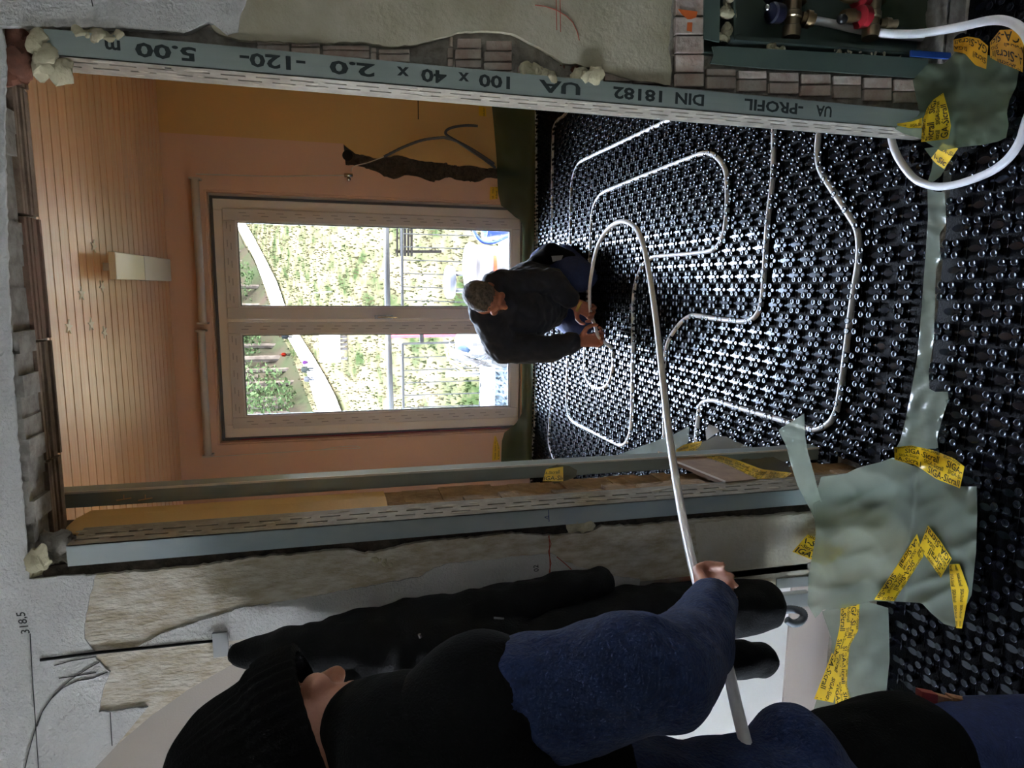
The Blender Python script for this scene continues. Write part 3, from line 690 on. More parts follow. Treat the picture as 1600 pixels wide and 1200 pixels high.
G = [[(X, Y, hill(X, Y)) for X in np.linspace(-45, 45, 61)] for Y in [7.2 + 1.3 * k for k in range(58)]]
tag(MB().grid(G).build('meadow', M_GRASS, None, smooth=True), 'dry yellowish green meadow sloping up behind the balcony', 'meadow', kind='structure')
del bpy.data.objects['meadow']['category']
rr = random.Random(21); q = MB()
for k in range(15000):
    Y = 9 + 45 * rr.random() ** 1.5; X = rr.uniform(-.33, .2) * Y + rr.uniform(-.5, .5); z = hill(X, Y); s_ = rr.uniform(.05, .13) * (0.6 + Y * .02)
    a = rr.random() * 3.14; dx, dy = math.cos(a) * s_ * .3, math.sin(a) * s_ * .3; lx = rr.uniform(-.5, .5) * s_
    q.add([(X - dx, Y - dy, z - .02), (X + dx, Y + dy, z - .02), (X + lx, Y, z + s_)], [(0, 1, 2)])
tag(q.build('grass', M_BLADE), 'tufts of dry grass scattered over the meadow', 'grass', kind='stuff')
up_ = [(364, 335), (382, 372), (400, 402), (420, 455), (432, 490), (447, 515), (464, 545), (484, 580), (492, 610), (505, 650)]
lo_ = [(366, 318), (396, 365), (416, 402), (436, 440), (452, 487), (470, 520), (496, 560), (514, 590), (530, 620), (545, 660)]
forest_edge = [(356, 310), (366, 345), (383, 385), (400, 412), (418, 460), (428, 492), (439, 515), (455, 545), (467, 580), (476, 610), (492, 650), (500, 680)]
def resample(P, n):
    d = [0]
    for i in range(len(P) - 1): d.append(d[-1] + math.hypot(P[i + 1][0] - P[i][0], P[i + 1][1] - P[i][1]))
    out = []
    for k in range(n):
        s_ = d[-1] * k / (n - 1); i = max(j for j in range(len(P) - 1) if d[j] <= s_ + 1e-9); t = (s_ - d[i]) / (d[i + 1] - d[i])
        out.append((P[i][0] + (P[i + 1][0] - P[i][0]) * t, P[i][1] + (P[i + 1][1] - P[i][1]) * t))
    return out
A_ = [on_hill(*p) + np.array([0, 0, .12]) for p in resample(up_, 40)]; B_ = [on_hill(*p) + np.array([0, 0, .12]) for p in resample(lo_, 40)]
MBp = MB().grid([A_, [(a + b) / 2 + np.array([0, 0, .05]) for a, b in zip(A_, B_)], B_])
struct(MBp.build('path', M_PATH, None, smooth=True), 'pale path crossing the meadow below the forest')
FE = [on_hill(*p) for p in resample(forest_edge, 30)]
rows = []
for k in range(14):
    rows.append([p + np.array([mnoise.noise(Vector((p[0] * .2, k, 3))) * .8, k * 1.7, k * 1.0 + mnoise.noise(Vector((p[0] * .2, k * .5, 0))) * .4]) for p in FE])
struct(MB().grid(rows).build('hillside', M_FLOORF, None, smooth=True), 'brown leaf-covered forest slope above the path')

# balcony
struct(MB().bx(-3.2, 2.6, 5.56, 7.0, -0.3, -0.12).build('floor_balcony', mat('balcony_slab', '#efece6', .9, bump=.4, bscale=80)), 'light grey balcony slab')
M_RAIL = mat('grey_railing', '#131415', 0.6, spec=0.1)
rail = thing('balcony_railing', (-0.3, 6.6, -0.12), 'grey steel balcony railing with thin vertical bars outside the door', 'railing')
def P6(x, y, Y=6.6): return oy(x, y, Y)
MB().tube([P6(603, 330), P6(606, 500)], .028, 8).tube([P6(606, 500), P6(612, 660)], .028, 8).build('handrail', M_RAIL, rail, smooth=True)
MB().tube([P6(628, 352), P6(629, 487)], .014, 6).tube([P6(628, 345), P6(628, 352)], .02, 6).build('upper_bar', M_RAIL, rail)
MB().tube([P6(629, 537), P6(631, 660)], .014, 6).build('upper_bar', M_RAIL, rail)
MB().tube([P6(752, 535), P6(750, 660)], .014, 6).build('lower_bar', M_RAIL, rail)
MB().tube([P6(629, 537), P6(760, 534)], .012, 6).build('post', M_RAIL, rail)
for y0 in (365, 385.5, 406, 427, 448, 469):
    MB().tube([P6(628, y0), P6(752, y0 + (365 - 427) * -.0 + 4)], .006, 6).build('baluster', M_RAIL, rail)
for y0 in (559, 579, 598.5, 618, 637):
    MB().tube([P6(630, y0), P6(750, y0 - 4)], .006, 6).build('baluster', M_RAIL, rail)
MB().bx(*sorted((P6(657, 515)[0], P6(657, 535)[0])), 6.6, 6.62, P6(662, 525)[2], P6(656, 525)[2]).build('bracket', M_RAIL, rail)
# things on and beyond the balcony
t = thing('red_post', P6(722, 524, 6.75), 'slim red post standing behind the gate of the railing', 'post')
MB().tube([P6(607, 525, 6.75), P6(838, 521, 6.75)], .022, 4).build('shaft', mat('dull_red', '#5c1f28', .7, spec=.1), t)
MB().tube([P6(606, 525, 6.75), P6(608.5, 525, 6.75)], .027, 4).build('cap', mat('dull_red', '#5c1f28', .7, spec=.1), t)
M_WBROWN = mat('weathered_wood', '#0c0a09', .9, spec=.0, col2='#090807', scale=8, stretch=(1, 1, 6))
t = thing('wooden_bench', on_hill(645, 370), 'dark weathered wooden bench standing in the grass beyond the railing', 'bench')
bq = P6(625, 372, 9.0)
for (xa, xb) in ((619.5, 622), (625, 629.5), (631, 635), (636.5, 640), (641.5, 645)):
    MB().prism([P6(xa, 344, 9.0), P6(xb, 344, 9.0), P6(xb, 400, 9.0), P6(xa, 400, 9.0)], (0, .03, 0)).build('slat', M_WBROWN, t)
MB().prism([P6(618, 349, 9.04), P6(690, 349, 9.04), P6(690, 353, 9.04), P6(618, 353, 9.04)], (0, .05, 0)).build('leg', M_WBROWN, t)
MB().prism([P6(618, 391, 9.04), P6(690, 391, 9.04), P6(690, 395, 9.04), P6(618, 395, 9.04)], (0, .05, 0)).build('leg', M_WBROWN, t)
# white lidded bin
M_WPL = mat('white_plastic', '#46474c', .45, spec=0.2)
c = P6(800, 418, 6.15); r_ = abs(P6(780, 384, 6.15)[0] - P6(780, 452, 6.15)[0]) / 2; cz = lambda x: P6(x, 418, 6.15)[2]
t = thing('lidded_bin', (c[0], 6.15, -0.12), 'white plastic bin with a domed lid and an orange and grey label', 'bin')
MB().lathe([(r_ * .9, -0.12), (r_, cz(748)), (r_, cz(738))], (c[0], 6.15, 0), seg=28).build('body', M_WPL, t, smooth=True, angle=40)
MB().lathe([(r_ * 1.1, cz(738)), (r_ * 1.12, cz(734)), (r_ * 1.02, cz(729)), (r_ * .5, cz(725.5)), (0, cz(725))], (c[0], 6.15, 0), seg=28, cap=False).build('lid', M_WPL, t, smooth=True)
def arc_patch(a0, a1, z0, z1, rad, m, name):
    P_ = [[(c[0] + rad * math.cos(math.radians(a)), 6.15 + rad * math.sin(math.radians(a)), z) for a in np.linspace(a0, a1, 8)] for z in (z0, z1)]
    MB().grid(P_).build(name, m, t)
arc_patch(250, 300, cz(769), cz(764), r_ * 1.012, mat('orange_label', '#8a2c18', .6, spec=.1), 'label_band')
arc_patch(262, 266, cz(785), cz(771), r_ * 1.012, mat('grey_label', '#2c2e32', .6), 'label_mark')
arc_patch(270, 274, cz(785), cz(771), r_ * 1.012, mat('grey_label', '#2c2e32', .6), 'label_mark')
arc_patch(278, 296, cz(779), cz(777), r_ * 1.012, mat('grey_label', '#2c2e32', .6), 'label_mark')
arc_patch(225, 290, cz(743), cz(739), r_ * 1.03, mat('grey_label', '#2c2e32', .6), 'rim_groove')
# stool behind the bin
M_GREYP = mat('blue_grey_plastic', '#3d424b', .5, spec=.2)
sc = P6(702, 441, 6.42); rs = abs(P6(702, 415, 6.42)[0] - P6(702, 467, 6.42)[0]) / 2; sz = lambda x: P6(x, 441, 6.42)[2]
t = thing('round_stool', (sc[0], 6.42, -0.12), 'round grey plastic stool upright behind the white bin', 'stool')
MB().lathe([(rs * .9, sz(709)), (rs, sz(706)), (rs, sz(699)), (rs * .8, sz(696)), (0, sz(695))], (sc[0], 6.42, 0), seg=28).build('seat', M_GREYP, t, smooth=True, angle=50)
for a in (40, 130, 220, 310):
    x0, y0 = sc[0] + rs * .7 * math.cos(math.radians(a)), 6.42 + rs * .7 * math.sin(math.radians(a))
    MB().tube([(x0, y0, sz(707)), (x0 + (x0 - sc[0]) * .35, y0 + (y0 - 6.42) * .3, -0.12)], .013, 8).build('leg', mat('grey_leg', '#3a3c40', .5), t, smooth=True)
# blue bucket with hose
M_BLUE = mat('blue_plastic', '#16295c', .4, spec=.2)
t = thing('blue_tub', P6(797, 355, 6.3), 'blue plastic tub with a thick curved handle at the edge of the right pane', 'tub')
bc = P6(775, 352, 6.3)
MB().lathe([(0.11, -0.12), (0.16, P6(780, 352, 6.3)[2]), (0.175, P6(757, 352, 6.3)[2]), (0.165, P6(757, 352, 6.3)[2]), (.15, P6(775, 352, 6.3)[2]), (0, P6(776, 352, 6.3)[2])], (bc[0] + .03, 6.3, 0), seg=24).build('body', M_BLUE, t, smooth=True, angle=40)
MB().tube(catmull([P6(738, 352, 6.16), P6(741, 362, 6.16), P6(747, 372, 6.16), P6(756, 378.5, 6.16), P6(768, 379.5, 6.16), P6(780, 376, 6.16), P6(797, 368, 6.16)], 5), .016, 8).build('handle', M_BLUE, t, smooth=True)
# machine behind the kneeling man
t = thing('plaster_machine', P6(790, 545, 6.2), 'white machine with blue bottle, grey tube, yellow strap and tangled cables beyond the left pane', 'machine')
q = MB()
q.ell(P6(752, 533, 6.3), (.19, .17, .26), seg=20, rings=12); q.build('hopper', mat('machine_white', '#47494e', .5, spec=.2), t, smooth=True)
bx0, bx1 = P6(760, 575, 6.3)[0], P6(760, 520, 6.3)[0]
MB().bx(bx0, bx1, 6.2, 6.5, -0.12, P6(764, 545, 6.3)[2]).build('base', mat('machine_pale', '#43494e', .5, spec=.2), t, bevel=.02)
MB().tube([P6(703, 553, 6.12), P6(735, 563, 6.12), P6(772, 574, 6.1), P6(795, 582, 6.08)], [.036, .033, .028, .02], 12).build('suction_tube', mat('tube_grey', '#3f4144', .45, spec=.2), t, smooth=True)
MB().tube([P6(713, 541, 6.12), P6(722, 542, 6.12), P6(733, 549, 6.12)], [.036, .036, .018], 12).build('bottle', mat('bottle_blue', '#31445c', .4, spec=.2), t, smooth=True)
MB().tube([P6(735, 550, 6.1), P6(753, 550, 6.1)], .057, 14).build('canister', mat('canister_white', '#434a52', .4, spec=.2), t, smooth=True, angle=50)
MB().tube([P6(697, 545, 6.14), P6(700, 555, 6.14), P6(702, 562, 6.14)], .016, 6).tube([P6(703, 566, 6.14), P6(712, 571, 6.14), P6(722, 577, 6.14)], .016, 6).build('yellow_strap', mat('dull_yellow', '#c3a93e', .6), t)
q = MB(); rr = random.Random(3)
for k in range(7):
    y0 = 535 + k * 5; q.tube(catmull([P6(700 + rr.uniform(0, 8), y0, 6.06), P6(715 + rr.uniform(-4, 8), y0 + rr.uniform(5, 22), 6.05), P6(735 + rr.uniform(0, 15), y0 + rr.uniform(10, 25), 6.05), P6(760 + rr.uniform(-15, 15), y0 + rr.uniform(-10, 10), 6.07)], 6), .0035, 5)
o = q.build('cable', mat('cable_grey', '#1c2026', .6), t, smooth=True); o['kind'] = 'stuff'
t = thing('grey_post', P6(757, 585, 6.4), 'short grey post beside the cluttered machine', 'post')
MB().tube([P6(698, 585, 6.4), P6(800, 583, 6.4)], .024, 10).build('shaft', mat('post_grey', '#3a3c3f', .6), t, smooth=True, angle=40)
MB().tube([P6(697, 585, 6.4), P6(699, 585, 6.4)], .028, 10).build('cap', mat('post_grey', '#3a3c3f', .6), t)
# foil-covered crate
t = thing('covered_crate', P6(795, 605, 6.15), 'low crate wrapped in crumpled blue-grey sheeting with a pale board on top', 'crate')
x0, x1 = P6(780, 640, 6.15)[0], P6(780, 574, 6.15)[0]; z1 = P6(767, 605, 6.15)[2]
q = MB(); q.grid([[(x0 + (x1 - x0) * i / 24, 5.98 + .03 * abs(mnoise.noise(Vector((i * .7, k * .6, 1)))) * 2, -0.12 + (z1 + .12) * k / 14) for i in range(25)] for k in range(15)])
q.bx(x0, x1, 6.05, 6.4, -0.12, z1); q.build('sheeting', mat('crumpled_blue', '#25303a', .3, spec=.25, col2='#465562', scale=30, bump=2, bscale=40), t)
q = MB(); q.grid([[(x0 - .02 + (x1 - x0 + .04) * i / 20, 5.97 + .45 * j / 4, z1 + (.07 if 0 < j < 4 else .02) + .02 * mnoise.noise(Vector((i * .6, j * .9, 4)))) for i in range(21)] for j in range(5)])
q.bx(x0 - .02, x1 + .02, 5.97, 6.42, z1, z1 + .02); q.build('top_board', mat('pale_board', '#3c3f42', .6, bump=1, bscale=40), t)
# white panel on brown posts out in the meadow
pp = on_hill(545, 540); YM = pp[1]
t = thing('white_panel', pp, 'large white panel on short brown posts in the meadow', 'panel')
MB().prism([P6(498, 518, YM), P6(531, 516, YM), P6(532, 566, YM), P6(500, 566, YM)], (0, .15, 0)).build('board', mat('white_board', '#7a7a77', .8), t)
for y0 in (520, 526, 532, 538, 545, 560):
    MB().tube([P6(528, y0, YM + .2), P6(547, y0, YM + .2)], .045, 5).build('post', mat('post_brown', '#120a06', .9), t)
# thin marker stick
ps = on_hill(520, 456)
tag(MB().tube([P6(490, 457.5, ps[1]), P6(521, 455.5, ps[1])], .022, 5).build('marker_stick', mat('stick_dark', '#15130f', .9)), 'thin dark stick standing upright in the meadow', 'stick')

# trees
def tree_meshes(seed, kind):
    rr = random.Random(seed); tr = MB(); Ht = rr.uniform(6, 9)
    tr.tube([(0, 0, -.5), (rr.uniform(-.1, .1), 0, Ht * .5), (rr.uniform(-.3, .3), 0, Ht)], [.16, .11, .03], 6)
    for k in range(10):
        z0 = rr.uniform(.25, .95) * Ht; a = rr.random() * 6.28; l = rr.uniform(.5, 1.6)
        tr.tube([(0, 0, z0), (math.cos(a) * l * .6, math.sin(a) * l * .6, z0 + l * .4), (math.cos(a) * l, math.sin(a) * l, z0 + l * .9)], [.045, .03, .012], 4, False)
    cr = MB()
    for k in range({'bare': 90, 'fir': 900, 'bush': 800}[kind]):
        a = rr.random() * 6.28
        if kind == 'fir': z = rr.uniform(.08, 1) * Ht; R_ = 1.7 * (1.05 - z / Ht) * rr.random() ** .4
        elif kind == 'bush': z = rr.uniform(.05, .7) * Ht * .55; R_ = 1.7 * rr.random() ** .5
        else: z = rr.uniform(.4, 1) * Ht; R_ = 1.3 * rr.random()
        p = Vector((math.cos(a) * R_, math.sin(a) * R_, z)); s_ = rr.uniform(.07, .18)
        d1 = Vector((rr.uniform(-1, 1), rr.uniform(-1, 1), rr.uniform(-.6, .6))).normalized() * s_; d2 = Vector((rr.uniform(-1, 1), rr.uniform(-1, 1), rr.uniform(-1, .4))).normalized() * s_
        cr.add([p - d1, p + d2 * .5, p + d1, p - d2 * .5], [(0, 1, 2, 3)])
    lm = {'bare': M_BARK, 'fir': M_LEAF1, 'bush': M_LEAF2}[kind]
    return tr.mesh('trunk', M_BARK), cr.mesh('crown', lm)
TK = {k: tree_meshes(i + 3, k) for i, k in enumerate(('bare', 'fir', 'bush'))}
spots = [('fir', 420, 640, 5), ('bush', 462, 632, 1), ('bare', 470, 622, 2), ('fir', 440, 612, 4), ('bush', 455, 605, 2), ('bare', 462, 598, 1), ('bare', 460, 588, 3), ('bare', 455, 578, 1), ('bare', 450, 568, 4),
         ('bare', 445, 560, 2), ('bare', 440, 550, 5), ('bush', 436, 540, 2), ('fir', 430, 532, 5), ('bush', 428, 522, 3), ('bush', 424, 514, 5), ('bare', 418, 478, 2), ('bare', 412, 462, 4), ('bush', 406, 448, 1), ('bare', 402, 440, 5),
         ('bush', 398, 425, 3), ('bare', 388, 410, 2), ('bush', 378, 395, 2), ('fir', 430, 655, 9), ('fir', 425, 590, 10), ('fir', 415, 560, 11), ('fir', 410, 520, 10), ('fir', 440, 625, 12), ('fir', 430, 600, 7), ('bush', 470, 645, 1), ('bare', 468, 610, 3), ('bare', 458, 582, 6), ('bush', 440, 560, 8), ('bush', 420, 535, 9), ('bare', 400, 430, 8), ('bush', 390, 415, 6), ('fir', 385, 400, 9), ('bush', 395, 440, 9), ('bare', 410, 470, 7)]
tl = {'bare': 'bare grey tree with thin branches on the forest slope', 'fir': 'dense dark green tree on the forest slope', 'bush': 'light green bushy tree at the forest edge'}
for i, (kd, x, y_, back) in enumerate(spots):
    e = min(FE, key=lambda p: abs((p[0] / p[1]) - ray(x, y_)[0] / ray(x, y_)[1])); base = np.array([ray(x, y_)[0] / ray(x, y_)[1] * (e[1] + back), e[1] + back, e[2] + back * .59])
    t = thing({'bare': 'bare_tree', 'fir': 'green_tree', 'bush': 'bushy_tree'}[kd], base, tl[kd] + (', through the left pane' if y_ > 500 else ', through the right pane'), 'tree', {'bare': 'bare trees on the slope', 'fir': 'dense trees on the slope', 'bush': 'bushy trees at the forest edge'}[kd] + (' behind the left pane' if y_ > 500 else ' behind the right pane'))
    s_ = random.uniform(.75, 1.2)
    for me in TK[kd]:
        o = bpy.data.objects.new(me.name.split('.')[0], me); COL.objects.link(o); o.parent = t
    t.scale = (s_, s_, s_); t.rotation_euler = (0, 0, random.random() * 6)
# walkers on the path
def walker(x_feet, x_head, y_, coat, legs, label, seed):
    p = on_hill(x_feet, y_); Y = p[1]; top = P6(x_head, y_, Y)[2]; Hh = max(top - p[2], .5); k = Hh / 1.75
    t = thing('person', p, label, 'person', None); B = Vector(p)
    def at(x, y, z): return B + Vector((x * k, y * k, z * k))
    q = MB(); q.ell(at(0, 0, 1.62), (.095 * k, .11 * k, .13 * k)); q.tube([at(0, 0, 1.3), at(0, 0, 1.55)], .055 * k, 8)
    q.tube([at(0, 0, .85), at(0, 0, 1.42)], [.13 * k, .17 * k], 10)
    for s_ in (-1, 1):
        q.tube([at(s_ * .09, 0, .9), at(s_ * .1, .06 * s_, .48), at(s_ * .1, -.02 * s_, .04)], [.08 * k, .06 * k, .045 * k], 8); q.tube([at(s_ * .2, 0, 1.4), at(s_ * .25, 0, 1.1), at(s_ * .24, -.05, .85)], [.05 * k, .045 * k, .035 * k], 8)
    q.build('body', mat('far_skin', '#1c120d', .8, spec=0), t, smooth=True)
    q = MB().tube([at(0, 0, .78), at(0, 0, 1.1), at(0, 0, 1.43), at(0, 0, 1.5)], [.19 * k, .19 * k, .2 * k, .09 * k], 12)
    for s_ in (-1, 1): q.tube([at(s_ * .19, 0, 1.42), at(s_ * .26, 0, 1.1), at(s_ * .25, -.05, .88)], [.075 * k, .068 * k, .055 * k], 8)
    q.build('coat', mat('coat_%d' % seed, coat, .8, spec=0), t, smooth=True)
    q = MB()
    for s_ in (-1, 1): q.tube([at(s_ * .09, 0, .92), at(s_ * .1, .06 * s_, .48), at(s_ * .1, -.02 * s_, .0)], [.1 * k, .08 * k, .065 * k], 8)
    q.build('trousers', mat('legs_%d' % seed, legs, .8, spec=0), t, smooth=True)
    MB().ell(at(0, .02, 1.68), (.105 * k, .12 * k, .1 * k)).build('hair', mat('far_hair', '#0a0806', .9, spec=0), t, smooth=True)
walker(496, 466, 577, '#0e100f', '#06080b', 'person in a long pale grey coat walking on the meadow path', 1)
walker(496, 471, 592, '#1c1c1e', '#03070f', 'person in a white top and blue jeans walking on the path', 2)
walker(490, 476, 566, '#180a1c', '#0c0a10', 'small person in a pink jacket on the path', 3)
walker(455, 437, 554, '#240402', '#0c0806', 'distant person in a red jacket at the forest edge', 4)
walker(463, 436, 525, '#090a0b', '#060607', 'person in dark grey clothing at the top of the path', 5)
# ------------------------------------------------------------------ people
def V3(p): return Vector([float(c) for c in p])
class Org:
    """overlapping tapered capsules and ellipsoids, fused into ONE continuous skin"""
    def __init__(s): s.p = []
    def cap(s, a, b, ra, rb, e=0): s.p.append(('c', V3(a), V3(b), ra, rb)); return s
    def chain(s, pts, rs):
        for i in range(len(pts) - 1): s.cap(pts[i], pts[i + 1], rs[i], rs[i + 1])
        return s
    def ell(s, c, r, M=None): s.p.append(('e', V3(c), r, M)); return s
    def build(s, name, m, parent, voxel=0.008, smooth=6, grow=0.0, wrinkle=0.0, wscale=9.0, dec=None):
        q = MB()
        for t in s.p:
            if t[0] == 'e': q.ell(t[1], [r + grow for r in t[2]], t[3], 20, 14)
            else:
                _, a, b, ra, rb = t; ra += grow; rb += grow
                q.ell(a, (ra, ra, ra), None, 16, 10); q.ell(b, (rb, rb, rb), None, 16, 10)
                if (b - a).length > 1e-4: q.tube([a, b], [ra, rb], 16)
        me = q.mesh(name); o = bpy.data.objects.new(name, me); COL.objects.link(o)
        rm = o.modifiers.new('r', 'REMESH'); rm.mode = 'VOXEL'; rm.voxel_size = voxel
        sm = o.modifiers.new('s', 'SMOOTH'); sm.iterations = smooth; sm.factor = 0.5
        if dec:
            dm = o.modifiers.new('d', 'DECIMATE'); dm.ratio = dec
        dg = bpy.context.evaluated_depsgraph_get(); new = bpy.data.meshes.new_from_object(o.evaluated_get(dg))
        o.modifiers.clear(); o.data = new; bpy.data.meshes.remove(me); new.name = name
        if wrinkle:
            n = len(new.vertices); co = np.zeros(n * 3); no = np.zeros(n * 3); new.vertices.foreach_get('co', co); new.vertices.foreach_get('normal', no)
            co = co.reshape(-1, 3); no = no.reshape(-1, 3)
            d = np.array([abs(mnoise.noise(Vector(p) * wscale)) * .7 + .3 * mnoise.noise(Vector(p) * wscale * 2.3) for p in co]) * wrinkle
            new.vertices.foreach_set('co', (co + no * d[:, None]).ravel()); new.update()
        new.materials.clear(); new.materials.append(m); new.shade_smooth(); attach(o, parent); return o
def basis(f, u):
    f = V3(f).normalized(); u = V3(u); u = (u - f * u.dot(f)).normalized(); r = f.cross(u); return Matrix((r, f, u)).transposed()   # columns right, forward, up
def head(org, c, f, u, k=1.0):
    M = basis(f, u); P = lambda x, y, z: V3(c) + M @ Vector((x, y, z)) * k
    org.ell(P(0, -.012, .03), (.077 * k, .098 * k, .092 * k), M); org.ell(P(0, .03, -.045), (.058 * k, .065 * k, .075 * k), M); org.ell(P(0, .05, -.088), (.03 * k, .03 * k, .025 * k), M)
    org.cap(P(0, .092, .012), P(0, .112, -.03), .010 * k, .015 * k); org.cap(P(-.014, .098, -.034), P(.014, .098, -.034), .009 * k, .009 * k)
    for s_ in (-1, 1):
        org.cap(P(s_ * .05, .078, .028), P(s_ * .015, .092, .03), .011 * k, .011 * k)
        org.ell(P(s_ * .045, .068, -.02), (.025 * k, .022 * k, .022 * k), M)
        org.ell(P(s_ * .079, -.008, -.008), (.009 * k, .02 * k, .033 * k), M)
    org.cap(P(-.02, .088, -.062), P(.02, .088, -.062), .007 * k, .007 * k); org.cap(P(-.017, .087, -.073), P(.017, .087, -.073), .008 * k, .008 * k)
    return P, M
def eyes(P, parent, k=1.0):
    for s_ in (-1, 1):
        MB().ell(P(s_ * .032, .066, .006), (.012 * k,) * 3, None, 12, 8).build('eye', mat('eye_white', '#c9c2b8', .3), parent, smooth=True)
def make_hand(org, w, d, palm_n, k=1.0, curl=0.9, side=1):
    d = V3(d).normalized(); n = V3(palm_n); n = (n - d * n.dot(d)).normalized(); r = d.cross(n) * side; w = V3(w)
    for a in (-.026, -.009, .009, .026): org.cap(w + r * a * .7 * k, w + d * .085 * k + r * a * k, .0135 * k, .0115 * k)
    for (a, L_) in ((.033, .076), (.011, .084), (-.011, .078), (-.033, .062)):
        p = w + d * .09 * k + r * a * k; th = 0.0; seg = L_ * k / 3 * 1.08
        for j in range(3):
            th += curl * (0.7, 0.95, 0.7)[j]; dd = d * math.cos(th) + n * math.sin(th); p2 = p + dd * seg
            org.cap(p, p2, (.0096, .009, .0083)[j] * k, (.009, .0083, .0076)[j] * k); p = p2
    p = w + d * .025 * k + r * .03 * k; q = p + (d * .55 + r * .7 + n * .35).normalized() * .042 * k; q2 = q + (d * .8 + r * .1 + n * .65).normalized() * .034 * k; q3 = q2 + (d * .75 - r * .35 + n * .6).normalized() * .026 * k
    org.cap(p, q, .0135 * k, .0115 * k).cap(q, q2, .011 * k, .0098 * k).cap(q2, q3, .0095 * k, .0082 * k)
    return org
M_SKIN = mat('skin', '#a0654f', 0.6, col2='#935a46', scale=30, bump=0.2, bscale=200)
M_HAIR = mat('greying_hair', '#332d28', 0.7, col2='#645c54', scale=60, stretch=(1, 1, 1), bump=2, bscale=160)
M_NAVY = mat('navy_shirt', '#12141d', 0.9, col2='#181a26', scale=40, sheen=0.1)
M_TROU = mat('blue_work_trousers', '#26335c', 0.85, col2='#2d3c6c', scale=60, bump=0.6, bscale=250)
M_BLK = mat('black_cloth', '#050506', 0.95, spec=0.2, col2='#080809', scale=40, bump=0.5, bscale=250)

# --- kneeling fitter in the work room
K = dict(pel=oy(868, 432, 4.16), wst=oy(838, 447, 4.08), che=oy(784, 484, 3.83), nek=oy(757, 487, 3.70),
         shT=oy(776, 448, 3.80), shB=oy(786, 543, 3.74), elT=oy(864, 440, 3.76), wrT=oy(896, 474, 3.71), elB=oy(858, 546, 3.66), wrB=oy(902, 533, 3.585),
         kneT=oz(914, 432, .075), kneB=oz(908, 506, .08), hipT=oy(872, 415, 4.14), hipB=oy(868, 462, 4.18))
K = {k: V3(v) for k, v in K.items()}
man = thing('person', (K['kneT'].x - .05, K['kneT'].y + .1, 0), 'kneeling person with short grey hair and black shirt pressing the pipe into the floor', 'person')
hc = V3(oy(759, 466, 3.52)); hf = Vector((-.42, -.50, -.80)); hu = Vector((.12, -.86, .62))
b = Org()
PH, MH = head(b, hc, hf, hu, 1.0)
b.chain([PH(0, -.03, -.05), K['nek']], [.058, .062])
b.chain([K['nek'], K['che'], K['wst'], K['pel']], [.085, .135, .13, .135])
for s_, e_, w_ in (('shT', 'elT', 'wrT'), ('shB', 'elB', 'wrB')):
    b.chain([K['nek'], K[s_]], [.06, .06]); b.chain([K[s_], K[e_], K[w_]], [.056, .042, .029])
footT = K['kneT'] + Vector((.16, .42, -.02)); footB = K['kneB'] + Vector((.18, .42, -.03))
for h_, k_, f_ in (('hipT', 'kneT', footT), ('hipB', 'kneB', footB)):
    b.chain([K[h_], K[k_]], [.085, .058]); b.chain([K[k_], f_], [.056, .04]); b.chain([f_, f_ + Vector((.03, .12, -.015))], [.04, .03])
dT, dB, NT, NB = GT, GB, GNT, GNB
make_hand(b, K['wrT'] + dT * .02, dT, NT, 1.18, .9, 1)
make_hand(b, K['wrB'] + dB * .02, dB, NB, 1.18, .9, -1)
b.build('body', M_SKIN, man, 0.0052, 4)
eyes(PH, man)
q = Org(); q.ell(PH(0, -.022, .042), (.081, .1, .09), MH); q.ell(PH(0, -.05, -.005), (.074, .07, .07), MH)
hair = q.build('hair', M_HAIR, man, .006, 3, 0, .006, 60)
q = Org(); q.chain([K['nek'] + (K['che'] - K['nek']) * .12, K['che'], K['wst'], K['wst'] * .45 + K['pel'] * .55], [.10, .175, .17, .17])
q.chain([K['che'] + Vector((-.02, -.02, -.12)), K['wst'] + Vector((-.12, -.16, -.0))], [.17, .15])
q.ell((K['shT'] + K['shB']) / 2 + Vector((0.03, .05, -.02)), (.22, .13, .14))
for s_, e_, w_ in (('shT', 'elT', 'wrT'), ('shB', 'elB', 'wrB')):
    q.chain([K['nek'], K[s_], K[e_], K[e_] * .2 + K[w_] * .8], [.09, .095, .078, .058])
q.build('shirt', M_NAVY, man, .009, 4, 0, .020, 13)
q = Org()
for h_, k_, f_ in (('hipT', 'kneT', footT), ('hipB', 'kneB', footB)):
    q.chain([K[h_] + Vector((0, 0, .06)), K[k_] + Vector((0, 0, .03))], [.135, .095]); q.chain([K[h_], K[k_]], [.115, .078]); q.chain([K[k_] , f_], [.078, .058])
q.chain([K['pel'], K['hipT']], [.14, .115]).chain([K['pel'], K['hipB']], [.14, .115])
q.build('trousers', M_TROU, man, .010, 4, 0, .010, 12)
for f_ in (footT, footB):
    Org().chain([f_ + Vector((0, .02, 0)), f_ + Vector((.03, .14, -.015))], [.052, .042]).build('shoe', mat('work_shoe', '#1b1916', .7), man, .010, 3)
pk = V3(oy(866, 402, 4.02)); q = Org(); q.chain([V3(oy(838, 410, 4.05)), V3(oy(862, 398, 4.0)), V3(oy(888, 404, 3.97))], [.05, .075, .05])
pouch = q.build('tool_pouch', M_BLK, man, .010, 4)
MB().prism([oy(862, 400, 3.90), oy(880, 399, 3.90), oy(877, 406, 3.90), oy(864, 409, 3.90)], (0, .006, 0)).build('tag', mat('grey_tag', '#8c8a88', .7), pouch)
wm_ = K['wrT'] * .75 + (K['wrT'] + dT) * .25
MB().lathe([(.033, -.009), (.037, -.007), (.037, .007), (.033, .009)], wm_, dT, 20).build('watch', mat('brass_watch', '#b79a55', .3, .9), man, smooth=True, angle=40)

